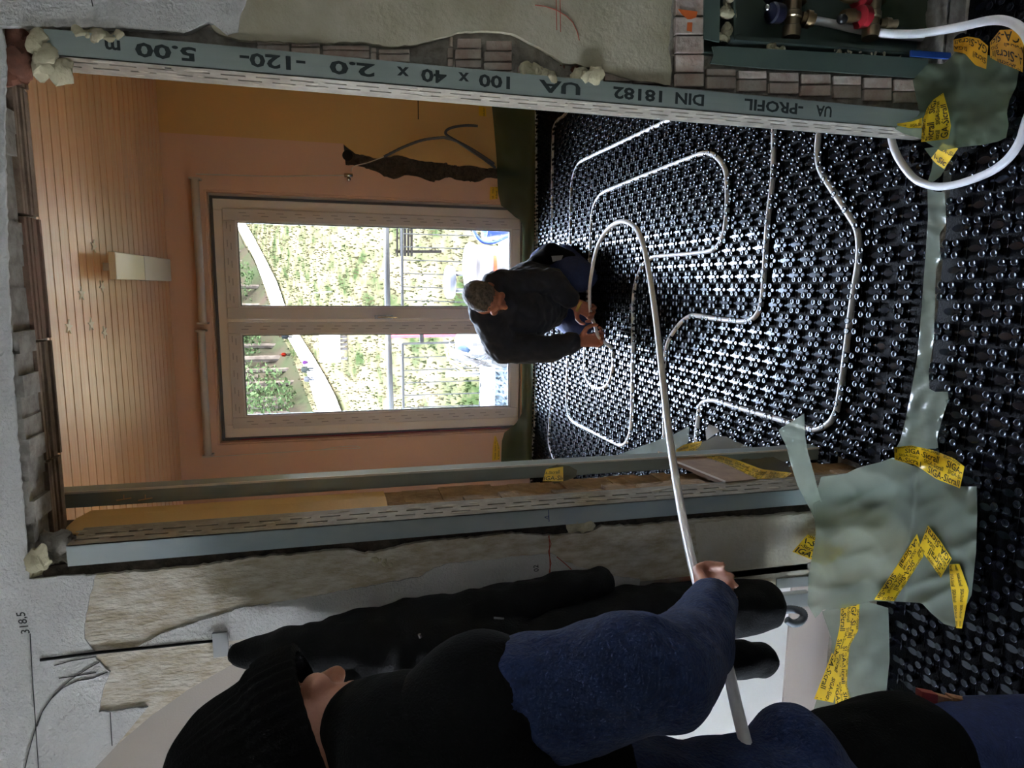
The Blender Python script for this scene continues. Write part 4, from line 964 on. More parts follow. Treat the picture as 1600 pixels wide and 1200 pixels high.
# --- standing fitter in the hall, seen from behind
M_FLEECE = mat('blue_fleece', '#1d315c', 0.95, col2='#101d42', scale=70, detail=5, contrast=(.3, .7), bump=0.9, bscale=180, sheen=0.06)
M_BEANIE = mat('black_knit', '#060505', 0.95, spec=0.2, bump=0.8, bscale=260)
S = dict(nek=oy(608, 1165, .86), nekb=oy(640, 1190, .83), shR=oy(752, 1092, .82), elR=oy(1035, 1058, .74), wrR=oy(1112, 940, .965), che=oy(830, 1290, .80), wst=oy(1060, 1352, .76), pel=oy(1250, 1330, .75))
S = {k: V3(v) for k, v in S.items()}
shL = S['shR'] + Vector((-.40, -.10, .0)); elL = shL + Vector((-.05, .02, -.27)); wrL = elL + Vector((.1, .22, .02))
fit = thing('person', (S['pel'].x, S['pel'].y, 0), 'standing person in black knitted cap and blue fleece holding the pipe, seen from behind', 'person')
sc = V3(oy(408, 1186, .93)); sf = Vector((.50, .85, -.22)); su = Vector((-.05, .25, 1.0))
b = Org(); PS, MS = head(b, sc + Vector((.0, .0, -.05)), sf, su, 1.06)
b.chain([PS(0, -.02, -.07), S['nek'] + Vector((0, -.01, -.03)), S['nekb']], [.06, .062, .07])
hipR = S['pel'] + Vector((.025, .02, -.02)); hipL = S['pel'] + Vector((-.155, -.02, -.02))
knR = hipR + Vector((.0, .07, -.42)); knL = hipL + Vector((-.02, .02, -.42)); ftR = Vector((knR.x, knR.y - .03, .10)); ftL = Vector((knL.x, knL.y - .04, .10))
b.chain([S['nekb'], S['che'], S['wst'], S['pel']], [.08, .13, .12, .13])
b.chain([S['nekb'], S['shR'], S['elR'], S['wrR']], [.07, .06, .045, .03]).chain([S['nekb'], shL, elL, wrL], [.07, .06, .045, .03])
for a_, k_, f_ in ((hipR, knR, ftR), (hipL, knL, ftL)): b.chain([S['pel'], a_, k_, f_], [.12, .09, .06, .042]); b.chain([f_ - Vector((0, 0, .03)), f_ + Vector((.03, .14, -.06))], [.04, .03])
hp = V3(oy(1088, 908, 1.075)); dh = hp - S['wrR']
make_hand(b, S['wrR'] + dh * .05, dh, Vector((.2, -.5, -.8)), .95, 1.0, 1)
make_hand(b, wrL, Vector((.5, .8, -.1)), Vector((.3, .1, -.9)), 1.0, .7, -1)
b.build('body', mat('face_skin', '#c08a72', 0.5, col2='#b57c66', scale=30, bump=.2, bscale=200), fit, .006, 4)
eyes(PS, fit, 1.06)
# knitted cap: ribbed dome
cu = Vector((-.33, -.10, .94)).normalized(); cfw = (Vector((.64, .76, 0)) - cu * Vector((.64, .76, 0)).dot(cu)).normalized(); cr_ = cfw.cross(cu)
cc = V3(oy(455, 1166, .935)); q = MB(); rows = []
for i in range(30):
    t = i / 29; ang = t * math.pi / 2 * .999
    zz = -0.045 + .215 * math.sin(ang) ** 1.02 if t > 0 else -.045
    rad = .118 * math.cos(ang) ** .62 + (.006 if t < .22 else 0)
    row = []
    for k in range(180):
        a = 2 * math.pi * k / 180; rib = .0016 * math.cos(k * math.pi * 2 / 4) * (1 if t < .9 else .2); wob = .004 * mnoise.noise(Vector((math.cos(a) * 2, math.sin(a) * 2, t * 5)))
        R_ = rad + rib + wob; row.append(cc + cfw * (math.cos(a) * R_ * 1.06) + cr_ * (math.sin(a) * R_) + cu * zz)
    rows.append(row + [row[0]])
q.grid(rows); q.build('knitted_cap', M_BEANIE, fit, smooth=True)
br = MB(); rows = []
for (rr_, zz) in ((.113, -.052), (.124, -.05), (.127, -.03), (.127, 0.0), (.124, .014), (.117, .016)):
    row = []
    for k in range(180):
        a = 2 * math.pi * k / 180; R_ = rr_ + .0018 * math.cos(k * math.pi / 2); row.append(cc + cfw * (math.cos(a) * R_ * 1.07) + cr_ * (math.sin(a) * R_) + cu * zz)
    rows.append(row + [row[0]])
br.grid(rows).build('cap_brim', M_BEANIE, fit, smooth=True)
# high collar, vest and fleece
q = Org(); q.chain([V3(oy(575, 1135, .90)), V3(oy(605, 1150, .87)), V3(oy(640, 1165, .84))], [.068, .085, .10]); q.ell(V3(oy(586, 1112, .92)), (.05, .05, .045)); q.build('collar', M_BLK, fit, .008, 5, 0, .006, 12)
q = Org(); q.chain([S['nekb'] + Vector((0, 0, -.02)), S['che'], S['che'] * .6 + S['wst'] * .4], [.10, .17, .155])
q.chain([S['nekb'] + Vector((0, 0, -.03)), S['shR'] + Vector((-.005, 0, .0)), V3(oy(790, 1112, .80))], [.105, .098, .094]); q.chain([S['nekb'] + Vector((0, 0, -.03)), shL, shL + Vector((-.01, 0, -.08))], [.105, .092, .09])
q.build('vest', M_BLK, fit, .010, 6, 0, .008, 9)
q = Org(); q.chain([V3(oy(790, 1094, .80)), V3(oy(890, 1082, .78)), V3(oy(990, 1048, .75)), S['elR'], V3(oy(1085, 1008, .85)), S['wrR']], [.080, .083, .079, .070, .060, .042]); q.build('sleeve', M_FLEECE, fit, .008, 6, 0, .010, 13)
q = Org(); q.chain([shL + Vector((0, 0, -.05)), elL, wrL - Vector((.02, .03, 0))], [.085, .075, .05]); q.build('sleeve', M_FLEECE, fit, .010, 6, 0, .008, 13)
q = Org(); q.chain([S['che'] * .5 + S['wst'] * .5, S['wst'] + Vector((0, 0, -.02)), S['pel'] + Vector((0, 0, .02))], [.158, .158, .168]); q.ell(V3(oy(1245, 1205, .80)), (.10, .10, .07)); q.build('fleece_hem', M_FLEECE, fit, .010, 6, 0, .012, 11)
q = Org(); q.chain([S['pel'] + Vector((0, 0, .0)), hipR, knR, ftR], [.145, .115, .085, .07]); q.chain([S['pel'], hipL, knL, ftL], [.145, .115, .085, .07]); q.build('trousers', M_TROU, fit, .010, 5, 0, .010, 10)
q = Org(); q.chain([hipR + Vector((.015, .03, -.10)), hipR + Vector((.015, .06, -.25))], [.118, .113]); pocket = q.build('holster_pocket', M_BLK, fit, .010, 5, 0, .008, 10)
# folding rule in the pocket
fr_ = MB(); P0 = [oy(1443, 1083, .80), oy(1464, 1086, .80), oy(1462, 1112, .80), oy(1441, 1112, .80)]
rule = thing('folding_rule', oy(1500, 1098, .80), 'wooden folding rule with a red end sticking out of the black trouser pocket', 'rule')
MB().prism([oy(1441, 1081, .875), oy(1466, 1086, .875), oy(1463, 1112, .875), oy(1439, 1112, .875)], (.0, .014, 0)).build('red_end', mat('red_lacquer', '#8e2a20', .5), rule)
MB().prism([oy(1466, 1087, .875), oy(1489, 1093, .875), oy(1487, 1116, .875), oy(1463, 1112, .875)], (.0, .012, 0)).build('wood_leaf', mat('worn_wood', '#b58a63', .6, col2='#8f5f44', scale=60, contrast=(.4, .7)), rule)
MB().prism([oy(1489, 1090, .873), oy(1548, 1103, .873), oy(1550, 1124, .873), oy(1487, 1118, .873)], (.0, .016, 0)).build('wood_leaf', mat('worn_wood', '#b58a63', .6), rule)
for f_ in (ftR, ftL):
    Org().chain([f_ + Vector((0, -.02, -.04)), f_ + Vector((.03, .15, -.055))], [.05, .042]).build('shoe', mat('work_shoe', '#1b1916', .7), fit, .010, 3)
# ------------------------------------------------------------------ jackets hanging in the arch
M_JKT = mat('black_jacket', '#040405', 0.85, spec=0.25, col2='#070708', scale=30, bump=0.5, bscale=200)
jk = thing('hanging_jacket', oy(640, 1000, 1.38), 'black jacket with a loose sleeve and small zip pulls hanging at the arch jamb', 'jacket')
q = Org(); q.chain([V3(oy(372, 1022, 1.385)), V3(oy(480, 1014, 1.37)), V3(oy(700, 1015, 1.36)), V3(oy(860, 1010, 1.37))], [.022, .052, .085, .08])
q.chain([V3(oy(520, 985, 1.40)), V3(oy(700, 965, 1.395)), V3(oy(840, 935, 1.39)), V3(oy(936, 910, 1.385))], [.03, .05, .046, .034])
q.build('shell', M_JKT, jk, .008, 5, 0, .022, 11)
MB().tube([oy(655, 991, 1.27), oy(657, 996, 1.27)], .0035, 6).build('zip_pull', M_CHROME, jk)
MB().tube([oy(730, 991, 1.27), oy(745, 989, 1.27)], .0028, 6).build('zip_pull', M_CHROME, jk)
MB().tube([oy(771, 966, 1.31), oy(787, 967, 1.31)], .0032, 6).build('zip_pull', M_CHROME, jk)
MB().tube([oy(362, 1010, 1.44), oy(366, 1012, 1.40), oy(360, 1016, 1.385)], .005, 8).build('hook', M_CHROME, wn_, smooth=True)
jb = thing('hanging_overalls', oy(1000, 980, 1.36), 'long black overalls with two rounded leg ends hanging below the jacket', 'overalls')
q = Org(); q.chain([V3(oy(560, 1045, 1.36)), V3(oy(820, 1010, 1.36)), V3(oy(960, 968, 1.37)), V3(oy(1185, 946, 1.385))], [.06, .085, .075, .066])
q.chain([V3(oy(800, 1060, 1.35)), V3(oy(1000, 1040, 1.36)), V3(oy(1190, 1030, 1.385))], [.06, .062, .042])
q.build('cloth', M_JKT, jb, .008, 5, 0, .018, 10)
MB().bx(-.80, -.745, 1.44, 1.452, 1.795, 1.825).build('coat_rail', mat('pale_rail', '#a9aaa8', .5), wn_)
# corrugated conduit and bottom rails beside the left film
t = thing('corrugated_conduit', oy(1240, 965, 1.40), 'short coil of grey corrugated conduit poking out at the arch jamb', 'conduit')
pts = catmull([oy(1226, 953, 1.42), oy(1238, 952, 1.40), oy(1252, 955, 1.38), oy(1256, 963, 1.375), oy(1249, 972, 1.37), oy(1238, 974, 1.37), oy(1229, 968, 1.375)], 10)
MB().tube(pts, [.0085 + .0022 * (k % 2) for k in range(len(pts))], 10).build('coil', mat('conduit_grey', '#6d7378', .5), t, smooth=True)
MB().prism([oy(1214, 905, 1.446), oy(1268, 900, 1.446), oy(1268, 915, 1.446), oy(1214, 920, 1.446)], (0, .004, 0)).build('jamb_strip', mat('pale_metal', '#b8bab6', .35, .6), wn_)
MB().prism([oy(1220, 931, 1.44), oy(1266, 926, 1.44), oy(1267, 947, 1.44), oy(1226, 950, 1.44)], (0, .02, 0)).build('jamb_strip', mat('pale_metal', '#b8bab6', .35, .6), wn_)

# ------------------------------------------------------------------ plastic film
M_FILM = film_mat('film_greenish', '#a9b3a2', '#d6ddd0', 0.5, .14)
M_FILM2 = film_mat('film_dull_green', '#7d8b74', '#bcc8b4', 0.55, .2)
M_FILMP = film_mat('film_pale', '#a9b8b4', '#dfe8e4', 0.7)
def inside(p, poly):
    c = False; n = len(poly)
    for i in range(n):
        a, b = poly[i], poly[(i + 1) % n]
        if (a[1] > p[1]) != (b[1] > p[1]) and p[0] < (b[0] - a[0]) * (p[1] - a[1]) / (b[1] - a[1] + 1e-12) + a[0]: c = not c
    return c
def nearest(p, poly):
    best = None; bd = 1e18; n = len(poly)
    for i in range(n):
        a, b = poly[i], poly[(i + 1) % n]; dx, dy = b[0] - a[0], b[1] - a[1]; L2 = dx * dx + dy * dy
        t = 0 if L2 == 0 else max(0, min(1, ((p[0] - a[0]) * dx + (p[1] - a[1]) * dy) / L2)); c = (a[0] + dx * t, a[1] + dy * t)
        d_ = (c[0] - p[0]) ** 2 + (c[1] - p[1]) ** 2
        if d_ < bd: bd, best = d_, c
    return best
def crump(x, y, amp, seed, sc=.02):
    v = Vector((x * sc, y * sc, seed)); r1 = 1 - abs(mnoise.noise(v)) * 2; r2 = 1 - abs(mnoise.noise(v * 2.3 + Vector((7, 1, 3)))) * 2
    r3 = 1 - abs(mnoise.noise(v * 1.6 + Vector((2 * v.y, 9, 1)))) * 2
    return amp * (.5 * r1 + .22 * r2 + .28 * r3)
def film(poly, fn, step, name='plastic_film', m=None, parent=None, th=None):
    """film sheet: the outline follows the picture, every point lies on a real surface (wall, floor, reveal) and is crumpled in depth"""
    xs = [p[0] for p in poly]; ys = [p[1] for p in poly]; nx = int((max(xs) - min(xs)) / step) + 3; ny = int((max(ys) - min(ys)) / step) + 3
    x0, y0 = min(xs) - step, min(ys) - step; G_ = {}; vs = []; fs = []
    ins = {(i, j): inside((x0 + i * step, y0 + j * step), poly) for i in range(nx) for j in range(ny)}
    def vid(i, j):
        if (i, j) not in G_:
            p = (x0 + i * step, y0 + j * step)
            if not ins[i, j]: p = nearest(p, poly)
            G_[i, j] = len(vs); vs.append(tuple(fn(*p)))
        return G_[i, j]
    for i in range(nx - 1):
        for j in range(ny - 1):
            k = [ins[i, j], ins[i + 1, j], ins[i + 1, j + 1], ins[i, j + 1]]
            if sum(k) >= 1: fs.append((vid(i, j), vid(i + 1, j), vid(i + 1, j + 1), vid(i, j + 1)))
    q = MB(); q.add(vs, fs); return q.build(name, m or M_FILM, parent, smooth=True)
def wallfloor(Yw, zf, amp, seed, sc=.02, lift=0.0):
    def fn(x, y, off=0.0):
        p = oy(x, y, Yw)
        if p[2] < zf: p = oz(x, y, zf)
        d = CAM - p; d = d / np.linalg.norm(d)
        return p + d * (amp * .6 + lift + crump(x, y, amp, seed, sc) + off)
    return fn
def tape(A, B, fn, rows, name, label, off=.004, flip=False, m=None, loose=None, group='yellow printed adhesive tapes'):
    """yellow tape between two edge lines (A under the feet of the letters, B over their heads), lettering parts follow its surface"""
    f = quad_map(A, B); base = lambda s, t, o: fn(*f(s, t), o)
    n = 22; q = MB().grid([[base(i / (n - 1), j / 5, off) for i in range(n)] for j in range(6)])
    c = base(.5, .5, off); t = thing(name, c, label, 'tape', group)
    q.build('strip', m or M_TAPE, t, smooth=True)
    L_ = sum(math.hypot(A[i + 1][0] - A[i][0], A[i + 1][1] - A[i][1]) for i in range(len(A) - 1)); Hh = math.hypot(B[0][0] - A[0][0], B[0][1] - A[0][1]) * .5 + math.hypot(B[-1][0] - A[-1][0], B[-1][1] - A[-1][1]) * .5
    for (t0, h, s0) in rows:
        unit = h * Hh / L_ ; s = s0
        vs, fs, w = text_geo('SIGA-Sicrall'); k = unit * 1.12
        q = MB()
        while s < 1.0:
            vv = [(s + v[0] * k, t0 + v[1] * h) for v in vs]
            for face in fs:
                if all(0.005 < vv[i][0] < .995 for i in face):
                    q.add([base(vv[i][0], min(max(vv[i][1], .0), 1.0), off + .0012) for i in face], [tuple(range(len(face)))])
            s += (w + 1.1) * k
        if q.v:
            o = q.build('lettering', M_TINK, t); o['kind'] = 'stuff'
    return t
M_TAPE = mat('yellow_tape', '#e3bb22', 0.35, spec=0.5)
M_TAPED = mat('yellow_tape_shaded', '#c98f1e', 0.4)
M_TINK = mat('tape_ink', '#1c1a10', 0.6)
R4 = [(.05, .38, -.1), (.37, .23, -.3), (.58, .38, -.45), (.89, .2, .05)]
R2 = [(.08, .46, -.15), (.56, .34, -.4)]

# left jamb foot
fL = wallfloor(1.405, .032, .034, 3.1, .0095)
film([(1283, 745), (1322, 740), (1338, 732), (1355, 727), (1376, 722), (1395, 715), (1412, 722), (1462, 742), (1500, 760), (1526, 760), (1527, 800), (1525, 862), (1518, 930), (1492, 980), (1475, 975), (1455, 958), (1440, 942), (1400, 940), (1362, 939), (1320, 950), (1286, 953), (1274, 966), (1262, 945), (1263, 900), (1275, 835), (1270, 790)],
     fL, 3.5, 'plastic_film', M_FILM)
tag(bpy.context.scene.objects[-1] if False else COL.objects[-1], 'large crumpled greenish plastic film around the foot of the left jamb', 'film', 'plastic films on wall feet')
fFlap = lambda x, y, o=0.0: (oy(x, y, 1.405 - .0006 * max(0, 800 - y)) + np.array([0, -.01, .0]) + (CAM - oy(x, y, 1.38)) / 1.6 * (crump(x, y, .012, 9.2, .03) + o))
film([(1212, 672), (1217, 667), (1233, 657), (1252, 645), (1254, 682), (1258, 705), (1268, 740), (1275, 768), (1285, 800), (1290, 830), (1278, 830), (1262, 795), (1242, 757), (1231, 722), (1224, 695)], fFlap, 5, 'plastic_film', M_FILM)
tag(COL.objects[-1], 'narrow strip of film standing up from the foot of the left jamb', 'film', 'plastic films on wall feet')
fL2 = wallfloor(1.735, .026, .02, 5.5, .02)
film([(1284, 955), (1312, 945), (1345, 938), (1372, 945), (1388, 950), (1389, 985), (1390, 1030), (1385, 1080), (1380, 1112), (1330, 1112), (1270, 1112), (1282, 1075), (1296, 1040), (1300, 1000)], fL2, 6, 'plastic_film', M_FILM)
tag(COL.objects[-1], 'film strip along the foot of the recess wall behind the standing fitter', 'film', 'plastic films on wall feet')
fStr = wallfloor(3.0, .018, .015, 7.7, .035)
film([(1449, 292), (1462, 300), (1476, 300), (1478, 330), (1478, 350), (1468, 365), (1469, 405), (1462, 420), (1461, 470), (1459, 530), (1451, 580), (1452, 612), (1481, 612), (1482, 624), (1472, 655), (1464, 685), (1466, 700), (1446, 702), (1420, 712), (1396, 706), (1406, 690), (1414, 660), (1424, 610), (1433, 560), (1440, 480), (1446, 400), (1450, 340)], fStr, 5, 'plastic_film', M_FILM)
tag(COL.objects[-1], 'film strip lying across the threshold between the two studded panels', 'film', 'plastic films on wall feet')
# right jamb foot
fR = wallfloor(1.40, .03, .024, 2.2, .02)
film([(1426, 125), (1450, 99), (1475, 100), (1492, 82), (1512, 82), (1545, 86), (1572, 100), (1592, 110), (1588, 135), (1578, 155), (1573, 175), (1576, 195), (1572, 215), (1560, 221), (1537, 226), (1500, 230), (1470, 236), (1437, 216), (1412, 209), (1398, 201), (1404, 196), (1438, 180), (1432, 155)], fR, 5, 'plastic_film', M_FILM2)
tag(COL.objects[-1], 'dull green plastic film folded round the foot of the right jamb', 'film', 'plastic films on wall feet')
fR2 = wallfloor(1.40, .028, .01, 4.2, .03)
film([(1444, 232), (1470, 228), (1484, 240), (1478, 262), (1470, 275), (1460, 283), (1448, 287), (1455, 268), (1458, 250)], lambda x, y, o=0: oz(x, y, .03 + crump(x, y, .006, 2) + o), 5, 'plastic_film', M_FILM2)
tag(COL.objects[-1], 'small torn film tail on the floor in front of the right jamb', 'film', 'plastic films on wall feet')
# far wall foot
fF = wallfloor(5.205, .03, .02, 6.6, .05)
film([(768, 160), (836, 170), (836, 250), (835, 400), (833, 560), (831, 722), (783, 724), (784, 690), (788, 676), (806, 662), (815, 648), (816, 560), (816, 400), (816, 345), (806, 340), (796, 331), (783, 321), (778, 300), (776, 250), (772, 200)], fF, 6, 'plastic_film', film_mat('film_far', '#5d6f55', '#b4bfa4', .55, .3))
tag(COL.objects[-1], 'green film band along the foot of the far wall below the balcony door', 'film', 'plastic films on wall feet')

# board and film inside the reveal
fB = lambda x, y, o=0.0: ox(x, y, -.555 + o) if True else 0
bd = thing('fibre_board', ox(1100, 725, -.52), 'brown fibre board strip leaning in the left reveal behind the white pipe', 'board')
bp_ = [ox(1028, 705, -.52), ox(1056, 711, -.52), ox(1082, 707, -.52), ox(1132, 724, -.52), ox(1182, 748, -.52), ox(1134, 753, -.52), ox(1058, 722, -.52), ox(1030, 709, -.52)]
MB().prism(bp_, (-.012, 0, 0)).build('panel', mat('brown_board', '#8d7462', .85, col2='#a0866f', scale=20), bd)
MB().tube([ox(1030, 709, -.518), ox(1058, 722, -.518), ox(1134, 753, -.518)], .003, 5).build('pale_edge', mat('pale_edge', '#c2b4a4', .8), bd)
fX = lambda x, y, o=0.0: ox(x, y, -.545 + crump(x, y, .010, 3.3, .03) + o)
film([(1088, 704), (1092, 692), (1105, 688), (1120, 680), (1136, 683), (1150, 690), (1175, 700), (1200, 710), (1230, 724), (1238, 740), (1212, 738), (1186, 734), (1150, 718)], fX, 4, 'plastic_film', film_mat('film_brownish', '#77755f', '#b9b59c', .72, .3))
tag(COL.objects[-1], 'brownish folded film behind the brown board in the left reveal', 'film', 'plastic films on wall feet')
film([(956, 714), (978, 706), (1000, 698), (1030, 687), (1054, 678), (1077, 666), (1076, 690), (1060, 709), (1028, 706), (1026, 713), (990, 715)], lambda x, y, o=0.0: ox(x, y, -.575 + crump(x, y, .008, 1.3, .03) + o), 4, 'plastic_film', M_FILMP)
tag(COL.objects[-1], 'pale blue-green film corner behind the drywall stud near the floor', 'film', 'plastic films on wall feet')
film([(1102, 672), (1108, 663), (1120, 668), (1124, 674), (1112, 682), (1104, 688)], lambda x, y, o=0.0: ox(x, y, -.57 + o), 3, 'plastic_film', mat('white_film', '#d9d8d0', .3))
tag(COL.objects[-1], 'small white film corner sticking up above the yellow tape in the left reveal', 'film', 'plastic films on wall feet')
film([(850, 742), (858, 730), (870, 726), (890, 728), (902, 735), (900, 745), (888, 750), (880, 752), (866, 756)], lambda x, y, o=0.0: ox(x, y, -.50 + crump(x, y, .006, 1.9, .04) + o), 4, 'plastic_film', film_mat('film_brownish2', '#77755f', '#b9b59c', .5, .3))
tag(COL.objects[-1], 'scrap of film taped to the thin drywall stud', 'film', 'plastic films on wall feet')

# tapes
tape([(1433, 834), (1400, 886), (1366, 937)], [(1443, 869), (1421, 903), (1397, 939)], fL, R4, 'adhesive_tape', 'yellow printed tape slanting down the big film, longest of its strips')
tape([(1487, 873), (1470, 846), (1450, 821)], [(1470, 903), (1454, 880), (1436, 856)], fL, R4, 'adhesive_tape', 'yellow printed tape crossing the top of the slanting strip on the big film', off=.007)
tape([(1483, 882), (1485, 913), (1490, 950), (1494, 981)], [(1499, 881), (1514, 922), (1509, 950), (1503, 982)], fL, [(.05, .3, -.1), (.52, .3, -.35)], 'adhesive_tape', 'yellow printed tape running from the big film to the hall studs', off=.006)
tape([(1238, 862), (1262, 872), (1291, 884)], [(1262, 835), (1288, 846), (1320, 860)], wallfloor(1.438, .03, .004, 3.1, .022), R4, 'adhesive_tape', 'yellow printed tape fixing the big film to the pale plaster')
tape([(1398, 718), (1410, 722), (1430, 726), (1462, 748), (1500, 763)], [(1397, 699), (1424, 696), (1460, 704), (1490, 716), (1507, 729)], lambda x, y, o=0.0: fL(x, y, o + .01), R4, 'adhesive_tape', 'yellow printed tape along the upper edge of the big film by the threshold')
tape([(1314, 945), (1312, 980), (1301, 1030), (1304, 1070), (1306, 1112)], [(1343, 943), (1341, 985), (1327, 1010), (1323, 1070), (1334, 1112)], fL2, R4, 'adhesive_tape', 'long yellow printed tape down the film at the recess wall')
tape([(1300, 1020), (1288, 1052), (1272, 1092)], [(1316, 1040), (1308, 1070), (1302, 1098)], lambda x, y, o=0.0: fL2(x, y, o + .003), R2, 'adhesive_tape', 'short slanting yellow tape beside the long one at the recess wall')
tape([(1078, 708), (1104, 718), (1130, 728), (1180, 748), (1226, 747)], [(1083, 702), (1115, 709), (1150, 718), (1190, 733), (1238, 739)], fX, R4[:3], 'adhesive_tape', 'yellow printed tape along the brown board in the left reveal', off=.016)
tape([(1055, 712), (1066, 711), (1080, 708), (1094, 697)], [(1057, 702), (1068, 695), (1080, 692), (1097, 689)], fX, R2, 'adhesive_tape', 'curled yellow tape end on top of the brown board', off=.02)
tape([(848, 752), (880, 752)], [(853, 733), (880, 729)], lambda x, y, o=0.0: ox(x, y, -.495 + o), R2, 'adhesive_tape', 'small square of yellow tape on the thin drywall stud')
tape([(1482, 217), (1486, 197), (1481, 170), (1474, 145)], [(1439, 222), (1442, 187), (1449, 168), (1458, 156)], fR, R4, 'adhesive_tape', 'bright yellow printed tape wrapping the right jamb foot', off=.006)
tape([(1455, 247), (1463, 256), (1475, 264)], [(1473, 224), (1485, 228), (1497, 232)], lambda x, y, o=0: oz(x, y, .035 + o), [(.1, .36, -.9), (.6, .25, -.2)], 'adhesive_tape', 'small yellow tape tail on the floor below the right jamb tape')
tape([(1402, 196), (1420, 200), (1440, 200)], [(1402, 193), (1424, 190), (1441, 184)], lambda x, y, o=0.0: fR(x, y, o + .004), [(.2, .5, -.3)], 'adhesive_tape', 'thin pointed yellow tape end on the right jamb')
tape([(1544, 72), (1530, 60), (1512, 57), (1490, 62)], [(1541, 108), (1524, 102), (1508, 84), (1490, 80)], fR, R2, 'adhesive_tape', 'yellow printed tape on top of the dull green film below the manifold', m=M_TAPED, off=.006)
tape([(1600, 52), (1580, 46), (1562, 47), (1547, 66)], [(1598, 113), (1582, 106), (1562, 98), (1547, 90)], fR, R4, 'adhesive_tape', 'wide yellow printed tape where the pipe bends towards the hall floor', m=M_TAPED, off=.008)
fFt = lambda x, y, o=0.0: oy(x, y, 5.19 - o)
tape([(778, 311), (778, 292)], [(765, 312), (766, 292)], fFt, [(.1, .25, -.2), (.55, .25, -.6)], 'adhesive_tape', 'little yellow tape beside the lower right corner of the balcony door')
tape([(781, 718), (781, 700), (775, 682)], [(769, 720), (770, 700), (773, 681)], fFt, [(.1, .25, -.2), (.55, .25, -.6)], 'adhesive_tape', 'little yellow tape on the far wall left of the balcony door')
tape([(760, 182), (759, 168)], [(748, 181), (748, 166)], fFt, [(.2, .3, -.2)], 'adhesive_tape', 'little yellow tape on the far wall next to the right jamb profile')
# ------------------------------------------------------------------ recessed manifold box
M_BOX = mat('green_grey_sheet_metal', '#5b6b62', 0.5, 0.3, col2='#56645c', scale=5)
M_NICK = mat('nickel_brass', '#a08f74', 0.32, 0.9)
M_NICK2 = mat('dull_brass', '#8a7656', 0.38, 0.9)
def w1(x, y, Y=1.45): return oy(x, y, Y)
bx_t = thing('manifold_box', w1(1350, 40, 1.5), 'green grey sheet metal manifold box recessed in the stripped wall', 'cabinet')
ZT_, ZB_, XL_ = 0.705, 0.02, 0.553
q = MB().bx(XL_, 1.3, 1.545, 1.55, .02, .73).bx(XL_ - .012, XL_ - .008, 1.462, 1.55, .02, .73).bx(XL_ - .012, 1.3, 1.462, 1.55, .725, .735).bx(XL_ - .012, 1.3, 1.462, 1.55, .02, .025)
q.build('back_box', M_BOX, bx_t)
MB().prism([w1(1113, 73, 1.447), w1(1124, 72, 1.447), w1(1300, 82, 1.447), w1(1450, 92, 1.447), w1(1452, 120, 1.447), w1(1425, 121, 1.447), w1(1300, 112, 1.447), w1(1200, 107, 1.447), w1(1110, 99, 1.447), w1(1116, 85, 1.447)], (0, .004, 0)).build('lower_flange', M_BOX, bx_t)
MB().prism([w1(1101, -60, 1.447), w1(1126, -60, 1.447), w1(1124, 66, 1.447), w1(1100, 60, 1.447)], (0, .004, 0)).build('upper_flange', M_BOX, bx_t)
MB().prism([w1(1146, -60, 1.46), w1(1150, -60, 1.46), w1(1150, 58, 1.46), w1(1147, 62, 1.46)], (0, .08, 0)).build('upper_rail', M_BOX, bx_t)
MB().prism([w1(1150, 55, 1.458), w1(1300, 65, 1.458), w1(1440, 78, 1.458), w1(1440, 83, 1.458), w1(1300, 72, 1.458), w1(1150, 62, 1.458)], (0, .05, 0)).build('side_rail', M_BOX, bx_t)
MB().prism([w1(1150, -60, 1.5), w1(1157, -60, 1.5), w1(1157, 52, 1.5), w1(1150, 55, 1.5)], (0, .04, 0)).build('inner_rail', M_BOX, bx_t)
lump('foam_lump', [(1135, 10), (1138, 20), (1135, 45), (1134, 55), (1136, 0), (1137, 50)], 1.462, 12, .016, M_FOAM, 21, bx_t)
lump('foam_lump', [(1205, 72), (1212, 73), (1220, 74)], 1.455, 7, .010, M_FOAM, 22, bx_t)
lump('foam_lump', [(1325, 83), (1345, 85), (1365, 87), (1385, 89), (1405, 92), (1310, 82)], 1.455, 16, .007, M_FOAM, 23, bx_t)
